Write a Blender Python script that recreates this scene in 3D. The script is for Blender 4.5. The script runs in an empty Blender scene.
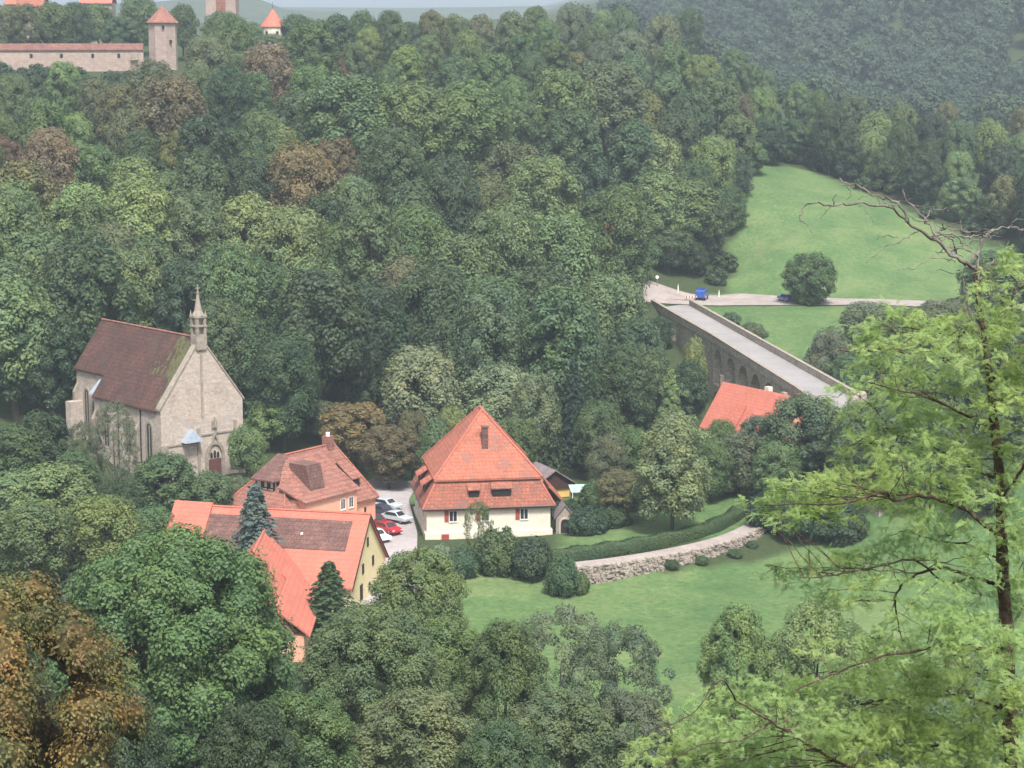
import bpy, bmesh, math, random
import numpy as np
from mathutils import Vector, Matrix

C = bpy.context.scene.collection
R = math.radians
FPX, CAMH = 2190.0, 70.0
PITCH = math.atan(374 / FPX)

# ------------------------------------------------------------------ camera
cd = bpy.data.cameras.new('camera'); cam = bpy.data.objects.new('camera', cd); C.objects.link(cam)
cam.location = (0, 0, CAMH); cam.rotation_euler = (R(90) - PITCH, 0, 0)
cd.sensor_width = 36; cd.lens = FPX / 1024 * 36
cd.clip_start = 0.5; cd.clip_end = 20000
bpy.context.scene.camera = cam

# ------------------------------------------------------------------ light
SUN_EL, SUN_AZ = R(58), R(168)          # azimuth of the sun, clockwise from +Y (behind the camera, to the right)
w = bpy.data.worlds.new('World'); bpy.context.scene.world = w; w.use_nodes = True
nt = w.node_tree; nt.nodes.clear()
sky = nt.nodes.new('ShaderNodeTexSky'); sky.sky_type = 'NISHITA'; sky.sun_disc = False
sky.sun_elevation = SUN_EL; sky.sun_rotation = SUN_AZ; sky.dust_density = 5.0; sky.air_density = 1.3; sky.altitude = 300
hs = nt.nodes.new('ShaderNodeHueSaturation'); hs.inputs['Saturation'].default_value = 0.30
bg = nt.nodes.new('ShaderNodeBackground'); bg.inputs['Strength'].default_value = 0.105
wo = nt.nodes.new('ShaderNodeOutputWorld')
nt.links.new(sky.outputs[0], hs.inputs['Color']); nt.links.new(hs.outputs[0], bg.inputs[0]); nt.links.new(bg.outputs[0], wo.inputs[0])
sl = bpy.data.lights.new('sun', 'SUN'); sl.energy = 2.5; sl.angle = R(10); sl.color = (1.0, .95, .88)
sun = bpy.data.objects.new('sun', sl); C.objects.link(sun)
sdir = Vector((math.sin(SUN_AZ) * math.cos(SUN_EL), math.cos(SUN_AZ) * math.cos(SUN_EL), math.sin(SUN_EL)))
sun.rotation_euler = sdir.to_track_quat('Z', 'Y').to_euler(); sun.location = (0, 0, 120)
vs = bpy.context.scene.view_settings
bpy.context.scene.display_settings.display_device = 'sRGB'
vs.view_transform = 'Standard'; vs.look = 'None'; vs.gamma = 1; vs.use_curve_mapping = False
vs.exposure = 1.17
cy = bpy.context.scene.cycles
cy.max_bounces = 5; cy.diffuse_bounces = 3; cy.glossy_bounces = 2; cy.transmission_bounces = 3; cy.volume_bounces = 0
cy.transparent_max_bounces = 8; cy.use_denoising = True; cy.use_adaptive_sampling = True; cy.adaptive_threshold = 0.02
cy.caustics_reflective = False; cy.caustics_refractive = False
bpy.context.scene.render.use_persistent_data = False

# ------------------------------------------------------------------ picture -> world helpers
def ray(px, py):
    dx = (px - 512) / FPX; dy = -(py - 384) / FPX
    return (dx, math.cos(PITCH) + dy * math.sin(PITCH), -math.sin(PITCH) + dy * math.cos(PITCH))
def atz(px, py, z):
    r = ray(px, py); t = (z - CAMH) / r[2]; return Vector((r[0] * t, r[1] * t, z))
def atd(px, py, Y):
    r = ray(px, py); t = Y / r[1]; return Vector((r[0] * t, Y, CAMH + r[2] * t))

# ------------------------------------------------------------------ tagging
def tag(o, label=None, cat=None, group=None, kind=None):
    if label: o['label'] = label
    if cat: o['category'] = cat
    if group: o['group'] = group
    if kind: o['kind'] = kind
    return o
def thing(name, label, cat, loc=(0, 0, 0), rz=0, group=None):
    o = bpy.data.objects.new(name, None); C.objects.link(o); o.empty_display_size = .5
    o.location = loc; o.rotation_euler = (0, 0, rz)
    return tag(o, label, cat, group)

# ------------------------------------------------------------------ materials
def new_mat(name):
    m = bpy.data.materials.new(name); m.use_nodes = True
    t = m.node_tree; t.nodes.clear()
    out = t.nodes.new('ShaderNodeOutputMaterial'); b = t.nodes.new('ShaderNodeBsdfPrincipled')
    t.links.new(b.outputs[0], out.inputs[0])
    return m, t, b, out
def N(t, kind, **kw):
    n = t.nodes.new(kind)
    for k, v in kw.items():
        if k in n.inputs: n.inputs[k].default_value = v
        else: setattr(n, k, v)
    return n
def ramp(t, fac, stops):
    r = t.nodes.new('ShaderNodeValToRGB'); e = r.color_ramp.elements
    while len(e) > 1: e.remove(e[-1])
    e[0].position = stops[0][0]; e[0].color = (*stops[0][1], 1)
    for p, c in stops[1:]:
        x = e.new(p); x.color = (*c, 1)
    t.links.new(fac, r.inputs[0]); return r.outputs[0]
def mix(t, fac, a, b, mode='MIX'):
    n = t.nodes.new('ShaderNodeMix'); n.data_type = 'RGBA'; n.blend_type = mode
    for s, v in ((n.inputs[0], fac), (n.inputs[6], a), (n.inputs[7], b)):
        if isinstance(v, bpy.types.NodeSocket): t.links.new(v, s)
        elif isinstance(v, (int, float)): s.default_value = v
        else: s.default_value = (*v, 1)
    return n.outputs[2]
def objcoord(t):
    return N(t, 'ShaderNodeTexCoord').outputs['Object']
def surf(name, cols, scale=.4, detail=6, rough=.9, spots=None, tiles=None, bump=0.0, fine=None, stretch=None):
    """noise between colours; tiles=(w,h,mortar colour,mix) adds courses; spots=(scale,threshold,colour) adds patches"""
    m, t, b, out = new_mat(name)
    co = objcoord(t); src = co
    if stretch:
        mp = N(t, 'ShaderNodeMapping'); mp.inputs['Scale'].default_value = stretch
        t.links.new(co, mp.inputs[0]); src = mp.outputs[0]
    n = N(t, 'ShaderNodeTexNoise', Scale=scale, Detail=detail, Roughness=.65); t.links.new(src, n.inputs['Vector'])
    k = len(cols) - 1
    col = ramp(t, n.outputs[0], [(.32 + .36 * i / max(k, 1), c) for i, c in enumerate(cols)])
    if fine:
        n2 = N(t, 'ShaderNodeTexNoise', Scale=fine[0], Detail=3); t.links.new(co, n2.inputs['Vector'])
        f = ramp(t, n2.outputs[0], [(.3, (1 - fine[1],) * 3), (.7, (1 + fine[1],) * 3)])
        col = mix(t, 1.0, col, f, 'MULTIPLY')
    hgt = None
    if tiles:
        sx = N(t, 'ShaderNodeSeparateXYZ'); t.links.new(co, sx.inputs[0])
        ad = N(t, 'ShaderNodeMath', operation='ADD'); t.links.new(sx.outputs[0], ad.inputs[0]); t.links.new(sx.outputs[1], ad.inputs[1])
        cb = N(t, 'ShaderNodeCombineXYZ'); t.links.new(ad.outputs[0], cb.inputs[0]); t.links.new(sx.outputs[2], cb.inputs[1])
        br = N(t, 'ShaderNodeTexBrick', Scale=1.0); br.inputs['Brick Width'].default_value = tiles[0]
        br.inputs['Row Height'].default_value = tiles[1]; br.inputs['Mortar Size'].default_value = tiles[1] * .09
        br.inputs['Color1'].default_value = (1.16, 1.13, 1.1, 1); br.inputs['Color2'].default_value = (.78, .8, .84, 1)
        br.inputs['Mortar'].default_value = (*tiles[2], 1)
        t.links.new(cb.outputs[0], br.inputs['Vector'])
        col = mix(t, tiles[3], col, mix(t, 1.0, col, br.outputs[0], 'MULTIPLY'))
        hgt = br.outputs['Fac']
    if spots:
        n3 = N(t, 'ShaderNodeTexNoise', Scale=spots[0], Detail=7, Roughness=.7); t.links.new(co, n3.inputs['Vector'])
        f = ramp(t, n3.outputs[0], [(spots[1], (0, 0, 0)), (spots[1] + .08, (1, 1, 1))])
        col = mix(t, f, col, spots[2])
    t.links.new(col, b.inputs['Base Color']); b.inputs['Roughness'].default_value = rough
    b.inputs['Specular IOR Level'].default_value = .25
    if bump:
        bp = N(t, 'ShaderNodeBump'); bp.inputs['Strength'].default_value = bump; bp.inputs['Distance'].default_value = .08
        n4 = N(t, 'ShaderNodeTexNoise', Scale=6.0, Detail=4); t.links.new(co, n4.inputs['Vector'])
        t.links.new(n4.outputs[0], bp.inputs['Height']); t.links.new(bp.outputs[0], b.inputs['Normal'])
    return m
def plain(name, col, rough=.6, metal=0.0, spec=.4, coat=0):
    m, t, b, out = new_mat(name)
    n = N(t, 'ShaderNodeTexNoise', Scale=2.5, Detail=4); t.links.new(objcoord(t), n.inputs['Vector'])
    c = ramp(t, n.outputs[0], [(.3, tuple(x * .85 for x in col)), (.7, tuple(min(1, x * 1.1) for x in col))])
    t.links.new(c, b.inputs['Base Color']); b.inputs['Roughness'].default_value = rough
    b.inputs['Metallic'].default_value = metal; b.inputs['Specular IOR Level'].default_value = spec
    if coat: b.inputs['Coat Weight'].default_value = coat
    return m
def leafmat(name, trans=.25, rough=.55, tip=(1.25, 1.2, .95), low=(.64, .73, .76)):
    """colour of the crown comes from the object colour, varied leaf by leaf and bough by bough"""
    m, t, b, out = new_mat(name)
    oi = N(t, 'ShaderNodeObjectInfo'); at = N(t, 'ShaderNodeAttribute', attribute_name='v')
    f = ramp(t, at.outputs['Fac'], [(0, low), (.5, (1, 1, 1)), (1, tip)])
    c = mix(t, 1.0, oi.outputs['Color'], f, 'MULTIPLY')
    n = N(t, 'ShaderNodeTexNoise', Scale=.28, Detail=2); t.links.new(objcoord(t), n.inputs['Vector'])
    g = ramp(t, n.outputs[0], [(.35, (.88, .95, 1.0)), (.65, (1.14, 1.06, .9))])
    c = mix(t, 1.0, c, g, 'MULTIPLY')
    t.links.new(c, b.inputs['Base Color']); b.inputs['Roughness'].default_value = rough
    b.inputs['Specular IOR Level'].default_value = .3
    tr = N(t, 'ShaderNodeBsdfTranslucent'); t.links.new(c, tr.inputs[0])
    ms = N(t, 'ShaderNodeMixShader'); ms.inputs[0].default_value = trans
    t.links.new(b.outputs[0], ms.inputs[1]); t.links.new(tr.outputs[0], ms.inputs[2]); t.links.new(ms.outputs[0], out.inputs[0])
    return m

M = {}
M['leaf'] = leafmat('foliage')
M['leaf_locust'] = leafmat('locust_foliage', trans=.5, low=(.85, .9, .85), tip=(1.2, 1.15, 1.0))
M['leaf_dry'] = leafmat('dry_foliage', trans=.2, tip=(1.5, 1.35, 1.0), low=(.55, .7, .75))
M['bark'] = surf('bark', [(.045, .035, .028), (.11, .09, .075)], 1.5, bump=.5, stretch=(1, 1, .3))
M['bark_dead'] = surf('dead_bark', [(.05, .042, .04), (.25, .22, .205)], 5, stretch=(1, 1, .3))
M['bark_locust'] = surf('locust_bark', [(.018, .013, .011), (.07, .045, .035), (.17, .115, .085)], 9, detail=8, bump=.9, stretch=(1, 1, .3), fine=(30, .3))
M['roof_new'] = surf('new_roof_tiles', [(.43, .14, .10), (.51, .17, .125)], .3, tiles=(.5, .42, (.62, .6, .6), .5), fine=(5, .1))
M['roof_orange'] = surf('orange_roof_tiles', [(.34, .12, .08), (.42, .145, .095), (.27, .115, .09)], .35, tiles=(.5, .42, (.55, .55, .55), .7), fine=(4, .2), spots=(.7, .54, (.25, .13, .105)))
M['roof_mill'] = surf('patched_roof_tiles', [(.25, .10, .07), (.34, .125, .085), (.21, .105, .085)], .3, tiles=(.5, .42, (.5, .5, .5), .8), fine=(4, .25), spots=(.55, .54, (.20, .105, .09)))
M['roof_old'] = surf('old_brown_tiles', [(.12, .065, .058), (.19, .105, .09)], .6, tiles=(.5, .42, (.6, .6, .6), .9), fine=(5, .35), spots=(1.2, .62, (.27, .17, .15)))
M['roof_pink'] = surf('weathered_roof_tiles', [(.20, .095, .075), (.30, .135, .105), (.24, .125, .105)], .5, tiles=(.5, .42, (.5, .5, .5), .8), fine=(4, .25), spots=(.8, .6, (.2, .11, .095)))
M['roof_church'] = surf('dark_church_tiles', [(.062, .038, .034), (.118, .060, .050)], .35, tiles=(.6, .5, (.6, .6, .6), .8), fine=(3, .3), stretch=(1, 1, .2), spots=(.45, .57, (.075, .06, .05)))
M['stone_church'] = surf('sandstone_blocks', [(.36, .30, .26), (.47, .40, .35), (.42, .37, .33)], .35, tiles=(.9, .33, (.72, .7, .68), .6), fine=(2.2, .16), spots=(.35, .61, (.27, .235, .20)))
M['stone_trim'] = surf('sandstone_trim', [(.22, .19, .16), (.36, .31, .26)], 1.2, fine=(5, .15))
M['stone_bridge'] = surf('bridge_masonry', [(.31, .265, .225), (.44, .38, .325), (.37, .325, .28)], .4, tiles=(1.0, .4, (.6, .6, .6), .8), fine=(3, .25), spots=(.5, .6, (.11, .10, .095)))
M['stone_town'] = surf('town_wall_masonry', [(.33, .25, .22), (.42, .33, .29)], .1, tiles=(1.4, .6, (.7, .7, .7), .5), fine=(1.2, .12), spots=(.12, .62, (.28, .22, .2)))
M['rubble'] = surf('dry_stone', [(.13, .11, .09), (.32, .275, .24), (.22, .19, .16)], 1.6, detail=8, fine=(4, .3), spots=(1.0, .6, (.09, .10, .05)), bump=.8)
M['plaster_cream'] = surf('cream_plaster', [(.60, .545, .46), (.69, .63, .54)], .5, fine=(3, .05), spots=(.6, .66, (.5, .45, .38)))
M['plaster_pink'] = surf('pink_plaster', [(.62, .33, .22), (.68, .38, .27)], .5, fine=(3, .05))
M['plaster_yellow'] = surf('yellow_plaster', [(.66, .54, .30), (.72, .61, .38)], .5, fine=(3, .06))
M['plaster_deep'] = surf('deep_yellow_plaster', [(.66, .42, .12), (.70, .47, .17)], .5)
M['timber'] = surf('dark_timber', [(.05, .03, .028), (.085, .045, .04)], 2, tiles=(.3, 9, (.4, .4, .4), .7))
M['glass'] = plain('window_glass', (.03, .032, .036), .15, spec=.8)
M['white'] = plain('white_paint', (.72, .72, .72), .5)
M['shutter'] = plain('red_shutter_paint', (.32, .06, .045), .6)
M['timber_red'] = surf('red_brown_boarding', [(.085, .035, .035), (.12, .05, .048)], 2, tiles=(.3, 9, (.4, .4, .4), .7))
M['roof_wall'] = surf('weathered_wall_tiles', [(.17, .085, .07), (.24, .12, .10)], .5, tiles=(.5, .42, (.5, .5, .5), .8), fine=(3, .3))
M['door'] = plain('brown_door_wood', (.13, .05, .05), .6)
M['lead'] = plain('grey_lead_sheet', (.30, .36, .43), .4, spec=.5)
M['dark'] = plain('dark_opening', (.018, .017, .018), .9)
M['metal'] = plain('dark_metal', (.05, .05, .055), .5, metal=.5)
M['grey_roof'] = surf('fibre_cement_roof', [(.16, .13, .14), (.23, .19, .20)], .8, fine=(3, .15))
M['teal'] = plain('turquoise_sheet', (.36, .58, .53), .5)
M['asphalt'] = surf('pale_asphalt', [(.30, .27, .275), (.38, .35, .355)], .12, detail=8, fine=(1.5, .08), rough=.95, spots=(.25, .62, (.25, .23, .23)))
M['asphalt_bridge'] = surf('bridge_asphalt', [(.235, .225, .225), (.31, .295, .295)], .1, detail=8, fine=(1.5, .08), rough=.95)
M['gravel'] = surf('gravel_road', [(.25, .215, .20), (.36, .31, .29)], .3, detail=8, fine=(2, .12), rough=.97)
M['tyre'] = plain('tyre_rubber', (.02, .02, .02), .85)
M['rim'] = plain('alloy_rim', (.45, .45, .46), .35, metal=.8)
for k, c in dict(red=(.42, .015, .03), silver=(.50, .54, .58), darkblue=(.03, .04, .075), white=(.75, .75, .76), blue=(.02, .09, .42), darkred=(.14, .02, .025)).items():
    M['car_' + k] = plain('car_paint_' + k, c, .3, spec=.5, coat=.6)
M['lamp_glass'] = plain('headlight_glass', (.7, .72, .75), .2)
M['taillight'] = plain('taillight_red', (.4, .02, .02), .3)

# ------------------------------------------------------------------ mesh helpers
class MB:
    def __init__(s): s.v = []; s.f = []
    def add(s, vs, fs):
        o = len(s.v); s.v += [tuple(v) for v in vs]; s.f += [tuple(o + i for i in f) for f in fs]; return s
    def box(s, x0, y0, z0, x1, y1, z1):
        return s.add([(x0, y0, z0), (x1, y0, z0), (x1, y1, z0), (x0, y1, z0), (x0, y0, z1), (x1, y0, z1), (x1, y1, z1), (x0, y1, z1)],
                     [(0, 3, 2, 1), (4, 5, 6, 7), (0, 1, 5, 4), (1, 2, 6, 5), (2, 3, 7, 6), (3, 0, 4, 7)])
    def slab(s, poly, d):
        """polygon thickened by vector d"""
        n = len(poly); d = Vector(d)
        vs = [Vector(p) for p in poly] + [Vector(p) + d for p in poly]
        return s.add(vs, [tuple(range(n)), tuple(range(2 * n - 1, n - 1, -1))] + [(i, n + i, n + (i + 1) % n, (i + 1) % n) for i in range(n)])
    def cyl(s, c, r0, r1, h, n=12, axis='z', cap=True):
        vs = []
        for k, (r, t) in enumerate(((r0, 0), (r1, h))):
            for i in range(n):
                a = 2 * math.pi * i / n
                if axis == 'z': vs.append((c[0] + r * math.cos(a), c[1] + r * math.sin(a), c[2] + t))
                elif axis == 'y': vs.append((c[0] + r * math.cos(a), c[1] + t, c[2] + r * math.sin(a)))
                else: vs.append((c[0] + t, c[1] + r * math.cos(a), c[2] + r * math.sin(a)))
        fs = [(i, (i + 1) % n, n + (i + 1) % n, n + i) for i in range(n)]
        if cap: fs += [tuple(range(n - 1, -1, -1)), tuple(range(n, 2 * n))]
        return s.add(vs, fs)
    def tube(s, pts, rad, n=6):
        pts = [Vector(p) for p in pts]; rings = []
        o = len(s.v)
        for i, p in enumerate(pts):
            d = (pts[min(i + 1, len(pts) - 1)] - pts[max(i - 1, 0)])
            if d.length < 1e-6: d = Vector((0, 0, 1))
            d.normalize(); a = d.orthogonal().normalized() if abs(d.z) > .95 else d.cross(Vector((0, 0, 1))).normalized()
            b = d.cross(a); r = rad[i] if hasattr(rad, '__len__') else rad
            for k in range(n):
                t = 2 * math.pi * k / n; s.v.append(tuple(p + (a * math.cos(t) + b * math.sin(t)) * r))
        for i in range(len(pts) - 1):
            for k in range(n):
                s.f.append((o + i * n + k, o + i * n + (k + 1) % n, o + (i + 1) * n + (k + 1) % n, o + (i + 1) * n + k))
        s.f.append(tuple(o + k for k in range(n))); s.f.append(tuple(o + (len(pts) - 1) * n + k for k in range(n - 1, -1, -1)))
        return s
    def build(s, name, mat, parent=None, smooth=False, bevel=0):
        me = bpy.data.meshes.new(name); me.from_pydata(s.v, [], s.f); me.validate()
        bm = bmesh.new(); bm.from_mesh(me); bmesh.ops.recalc_face_normals(bm, faces=bm.faces)
        bm.to_mesh(me); bm.free()
        if smooth: me.polygons.foreach_set('use_smooth', [True] * len(me.polygons))
        me.materials.append(mat)
        o = bpy.data.objects.new(name, me); C.objects.link(o)
        if parent: o.parent = parent
        if bevel:
            md = o.modifiers.new('bevel', 'BEVEL'); md.width = bevel; md.segments = 2; md.limit_method = 'ANGLE'
        return o
def npmesh(name, V, F, mat, val=None, smooth=False):
    """V (n,3), F (m,4) -> mesh with a per-face value 'v'"""
    me = bpy.data.meshes.new(name); nv, nf, k = len(V), len(F), F.shape[1]
    me.vertices.add(nv); me.vertices.foreach_set('co', V.astype(np.float32).ravel())
    me.loops.add(nf * k); me.loops.foreach_set('vertex_index', F.astype(np.int32).ravel())
    me.polygons.add(nf); me.polygons.foreach_set('loop_start', np.arange(0, nf * k, k, dtype=np.int32))
    me.update(calc_edges=True)
    if smooth: me.polygons.foreach_set('use_smooth', np.ones(nf, dtype=bool))
    if val is not None:
        a = me.attributes.new('v', 'FLOAT', 'FACE'); a.data.foreach_set('value', val.astype(np.float32))
    me.materials.append(mat); return me
def mobj(name, me, parent=None):
    o = bpy.data.objects.new(name, me); C.objects.link(o)
    if parent: o.parent = parent
    return o
# ------------------------------------------------------------------ terrain
TP = np.array([
(0,-60,67.5),(-70,-40,67.5),(70,-40,67.5),(0,0,68.2),(-60,3,68),(60,3,68),(0,6,67),(0,25,55),(-60,25,55),(60,25,55),(0,50,41),(-60,50,42),(60,50,42),
(0,100,21),(-60,100,23),(60,100,23),(0,146,9),(-60,146,11),(60,146,11),(0,190,1),(-60,190,4),(60,190,3),
(0,235,0),(30,230,0),(15,258,.5),(24,262,.7),(-20,230,.5),(45,240,.6),(38,262,1.0),(-45,240,2),(62,235,2),(0,258,.6),(8,258,.5),
(8,270,2.4),(13,272,2.6),(21,277,2.8),(28,283,2.8),(34,290,3),(21,286,3),(31,302,3.5),(44,272,1.5),
(-11,279,1.6),(5,282,1.7),(-4,295,2),(-16,286,2),(-24,290,2),(-18,255,1),(-30,250,1),(-33,280,2.3),(-26,267,1.6),(-10,310,2),
(-48,297,5),(-38,306,5),(-57,300,5.5),(-58,320,8),(-70,300,7),(-55,275,4),(-90,280,7),(-65,250,4),(-25,318,4),(-40,330,8),
(6,303,2.3),(20,322,3),(0,325,3),(-15,328,4),(36,340,3),(30,358,2),(46,345,1.5),(28,378,4),(40,325,4),(38,355,1),
(0,350,8),(-20,350,10),(-60,345,15),(-100,340,18),(14,385,11),(0,400,22),(-60,400,31),(-110,400,36),(20,412,12),(26,415,13),
(0,450,35),(-60,450,42),(-110,450,46),(26,455,22),(-60,500,50),(0,500,46),(40,485,30),(-125,540,54.5),(-90,540,54),(-60,560,56),(0,560,54),(50,545,40),
(-120,700,60),(0,700,61.5),(80,620,38),(-60,700,63),(60,700,51),(125,640,34),(185,640,28),
(46,439,13.5),(53,437,13.4),(67,435,13.4),(37,435,13.4),(45,425,13.3),(53,423,13.3),(66,423,13.3),(34,423,13.3),(87,435,13),(86,423,12.9),(113,431,12.8),(56,458,21),(76,480,25.7),(62,502,31.5),(92,450,14.5),(100,480,20),(46,462,18),
(51,404,10.5),(63,404,10.3),(53,375,8),(66,380,8),(60,350,6),(75,330,8),(76,300,11),(57,287,10),(50,268,3.5),(70,262,8),(51,300,12),(55,312,13.1),(61,288,12.3),(70,276,11.5),(100,300,14),(120,350,12),(130,480,22),(160,560,26),(60,318,11),
(100,750,24),(200,750,18),(0,850,45),(150,900,18),(250,900,20),(100,1000,30),(150,1150,68),(250,1150,85),(300,1000,60),(50,1150,26),(100,1150,52),(85,1300,60),(40,1000,22),(160,1300,100),(300,1300,115),
(-300,1000,60),(-300,600,58),(0,1300,61),(-200,1300,61),(-400,0,66),(400,0,66),(-400,240,10),(400,240,10),(-220,240,7),(200,240,7),(-400,500,54),(400,500,58),(400,800,60),(400,1300,115),(-400,1500,61),(400,1500,115),(0,1500,61),(200,1500,110),
(-400,-80,67),(400,-80,67),(-220,340,20),(-250,420,42),(220,320,22)], float)
def tps_fit(P, z, lam=.6):
    n = len(P); d = np.linalg.norm(P[:, None] - P[None], axis=2) / 100
    K = np.where(d > 0, d * d * np.log(d + 1e-12), 0) + lam * 1e-3 * np.eye(n)
    Q = np.c_[np.ones(n), P / 100]
    A = np.block([[K, Q], [Q.T, np.zeros((3, 3))]])
    return np.linalg.solve(A, np.r_[z, 0, 0, 0])
TW = tps_fit(TP[:, :2], TP[:, 2])
def tps(X, Y):
    X = np.clip(np.asarray(X, float), -420, 420); Y = np.clip(np.asarray(Y, float), -80, 1500)
    sh = X.shape; q = np.c_[X.ravel(), Y.ravel()]; out = np.empty(len(q))
    for i in range(0, len(q), 4000):
        s = q[i:i + 4000]; d = np.linalg.norm(s[:, None] - TP[None, :, :2], axis=2) / 100
        out[i:i + 4000] = np.where(d > 0, d * d * np.log(d + 1e-12), 0) @ TW[:-3] + TW[-3] + s @ TW[-2:] / 100
    return out.reshape(sh)
gx = np.r_[-6000, -3500, -2000, -1200, -800, -600, np.arange(-480, -150, 15), np.arange(-150, 150, 2.5), np.arange(150, 481, 15), 600, 800, 1200, 2000, 3500, 6000]
gy = np.r_[-3000, -1000, -400, -150, np.arange(-80, 20, 5), np.arange(20, 520, 2.5), np.arange(520, 1000, 8), np.arange(1000, 1501, 20), 1700, 2000, 2600, 3500, 5000, 8000]
GX, GY = np.meshgrid(gx, gy); GZ = tps(GX, GY)
GZ += .12 * np.sin(GX * .31 + 1.3 * np.sin(GY * .17)) * np.cos(GY * .23) * (np.abs(GX) < 200)
def Hgt(x, y):
    x = min(max(x, gx[0]), gx[-1] - 1e-6); y = min(max(y, gy[0]), gy[-1] - 1e-6)
    i = int(np.searchsorted(gx, x, 'right') - 1); j = int(np.searchsorted(gy, y, 'right') - 1)
    i = min(i, len(gx) - 2); j = min(j, len(gy) - 2)
    a = (x - gx[i]) / (gx[i + 1] - gx[i]); b = (y - gy[j]) / (gy[j + 1] - gy[j])
    return float(GZ[j, i] * (1 - a) * (1 - b) + GZ[j, i + 1] * a * (1 - b) + GZ[j + 1, i] * (1 - a) * b + GZ[j + 1, i + 1] * a * b)
def inpoly(x, y, poly):
    c = False; n = len(poly); j = n - 1
    for i in range(n):
        if (poly[i][1] > y) != (poly[j][1] > y) and x < (poly[j][0] - poly[i][0]) * (y - poly[i][1]) / (poly[j][1] - poly[i][1]) + poly[i][0]: c = not c
        j = i
    return c
# grass where the photograph shows meadow, forest floor under the trees
G1 = [(-14, 274), (-14, 225), (-2, 200), (75, 195), (85, 300), (62, 312), (48, 300), (34, 272), (20, 264), (6, 270)]
G2 = [(33, 434), (44, 440), (47, 466), (58, 515), (70, 520), (110, 470), (112, 426), (70, 428)]
G3 = [(35, 426), (43, 366), (50, 325), (76, 345), (84, 426)]
G4 = [(5, 268), (30, 278), (40, 300), (36, 318), (6, 300)]
G5 = [(-20, 300), (-8, 300), (-8, 318), (-24, 318)]
G6 = [(46, 262), (60, 260), (75, 300), (56, 300), (48, 284)]
nxg, nyg = len(gx), len(gy)
V = np.c_[GX.ravel(), GY.ravel(), GZ.ravel()]
idx = np.arange(nxg * nyg).reshape(nyg, nxg)
F = np.c_[idx[:-1, :-1].ravel(), idx[:-1, 1:].ravel(), idx[1:, 1:].ravel(), idx[1:, :-1].ravel()]
m, t, b, out = new_mat('ground')
at = N(t, 'ShaderNodeAttribute', attribute_name='grass'); co = objcoord(t)
n1 = N(t, 'ShaderNodeTexNoise', Scale=.06, Detail=9, Roughness=.7); t.links.new(co, n1.inputs['Vector'])
n2 = N(t, 'ShaderNodeTexNoise', Scale=1.3, Detail=5, Roughness=.7); t.links.new(co, n2.inputs['Vector'])
n3 = N(t, 'ShaderNodeTexNoise', Scale=.35, Detail=5, Roughness=.6); t.links.new(co, n3.inputs['Vector'])
g = ramp(t, n1.outputs[0], [(.34, (.062, .118, .046)), (.5, (.096, .158, .062)), (.66, (.145, .192, .082))])
g = mix(t, 1.0, g, ramp(t, n2.outputs[0], [(.3, (.66, .72, .68)), (.7, (1.3, 1.24, 1.2))]), 'MULTIPLY')
g = mix(t, ramp(t, n3.outputs[0], [(.58, (0, 0, 0)), (.74, (.6, .6, .6))]), g, (.17, .18, .08))
n5 = N(t, 'ShaderNodeTexNoise', Scale=.13, Detail=8, Roughness=.75); t.links.new(co, n5.inputs['Vector'])
g = mix(t, ramp(t, n5.outputs[0], [(.36, (.55, .55, .55)), (.48, (0, 0, 0))]), g, (.06, .125, .045))
fl = ramp(t, n2.outputs[0], [(.35, (.035, .055, .022)), (.65, (.06, .075, .035))])
t.links.new(mix(t, at.outputs['Fac'], fl, g), b.inputs['Base Color']); b.inputs['Roughness'].default_value = .95
b.inputs['Specular IOR Level'].default_value = .1
bp = N(t, 'ShaderNodeBump'); bp.inputs['Strength'].default_value = .5; bp.inputs['Distance'].default_value = .25
t.links.new(n2.outputs[0], bp.inputs['Height']); t.links.new(bp.outputs[0], b.inputs['Normal'])
M['ground'] = m
me = npmesh('ground', V, F, m, smooth=True)
gr = np.zeros(len(V), np.float32)
for i, (x, y, z) in enumerate(V):
    if -150 < x < 150 and 150 < y < 560:
        if any(inpoly(x, y, p) for p in (G1, G2, G3, G4, G5, G6)): gr[i] = 1
me.attributes.new('grass', 'FLOAT', 'POINT').data.foreach_set('value', gr)
tag(mobj('ground', me), kind='structure')

# far ridges on the horizon
def ridge(name, Y, pts, col, depth=900):
    v = []; f = []
    pts = [(atd(px, py, Y)) for px, py in pts]
    n = len(pts)
    for k, (dy, fz) in enumerate(((-250, 0), (-120, .55), (0, 1), (depth * .5, .9), (depth, .0))):
        for i, p in enumerate(pts):
            v.append((p.x * (1 + dy / Y), Y + dy, 55 + (p.z - 55) * fz + (2.0 * math.sin(i * 1.7 + k) if 0 < fz < 1 else 0)))
    for k in range(4):
        for i in range(n - 1): f.append((k * n + i, k * n + i + 1, (k + 1) * n + i + 1, (k + 1) * n + i))
    mb = MB(); mb.add(v, f)
    return tag(mb.build(name, col, smooth=True), kind='structure')
M['far_wood'] = surf('far_woods', [(.035, .055, .03), (.06, .08, .04)], .01, fine=(.05, .3))
rr = random.Random(2)
ridge('distant_hills', 2300, [(x, y + rr.uniform(-.6, .6)) for x, y in ((-500, 9), (-100, 6), (60, 6), (150, 3), (190, -2), (215, -5), (235, -6), (248, -4), (262, 0), (272, 4), (284, 9), (300, 11), (340, 11))], M['far_wood'])
ridge('distant_ridge', 3300, [(x, y + rr.uniform(-.4, .4)) for x, y in ((200, 8), (260, 7), (330, 7), (400, 7.5), (480, 7), (560, 5.5), (600, 4), (640, 3), (680, 2), (720, 2), (800, 4), (1300, 6))], M['far_wood'])

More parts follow.
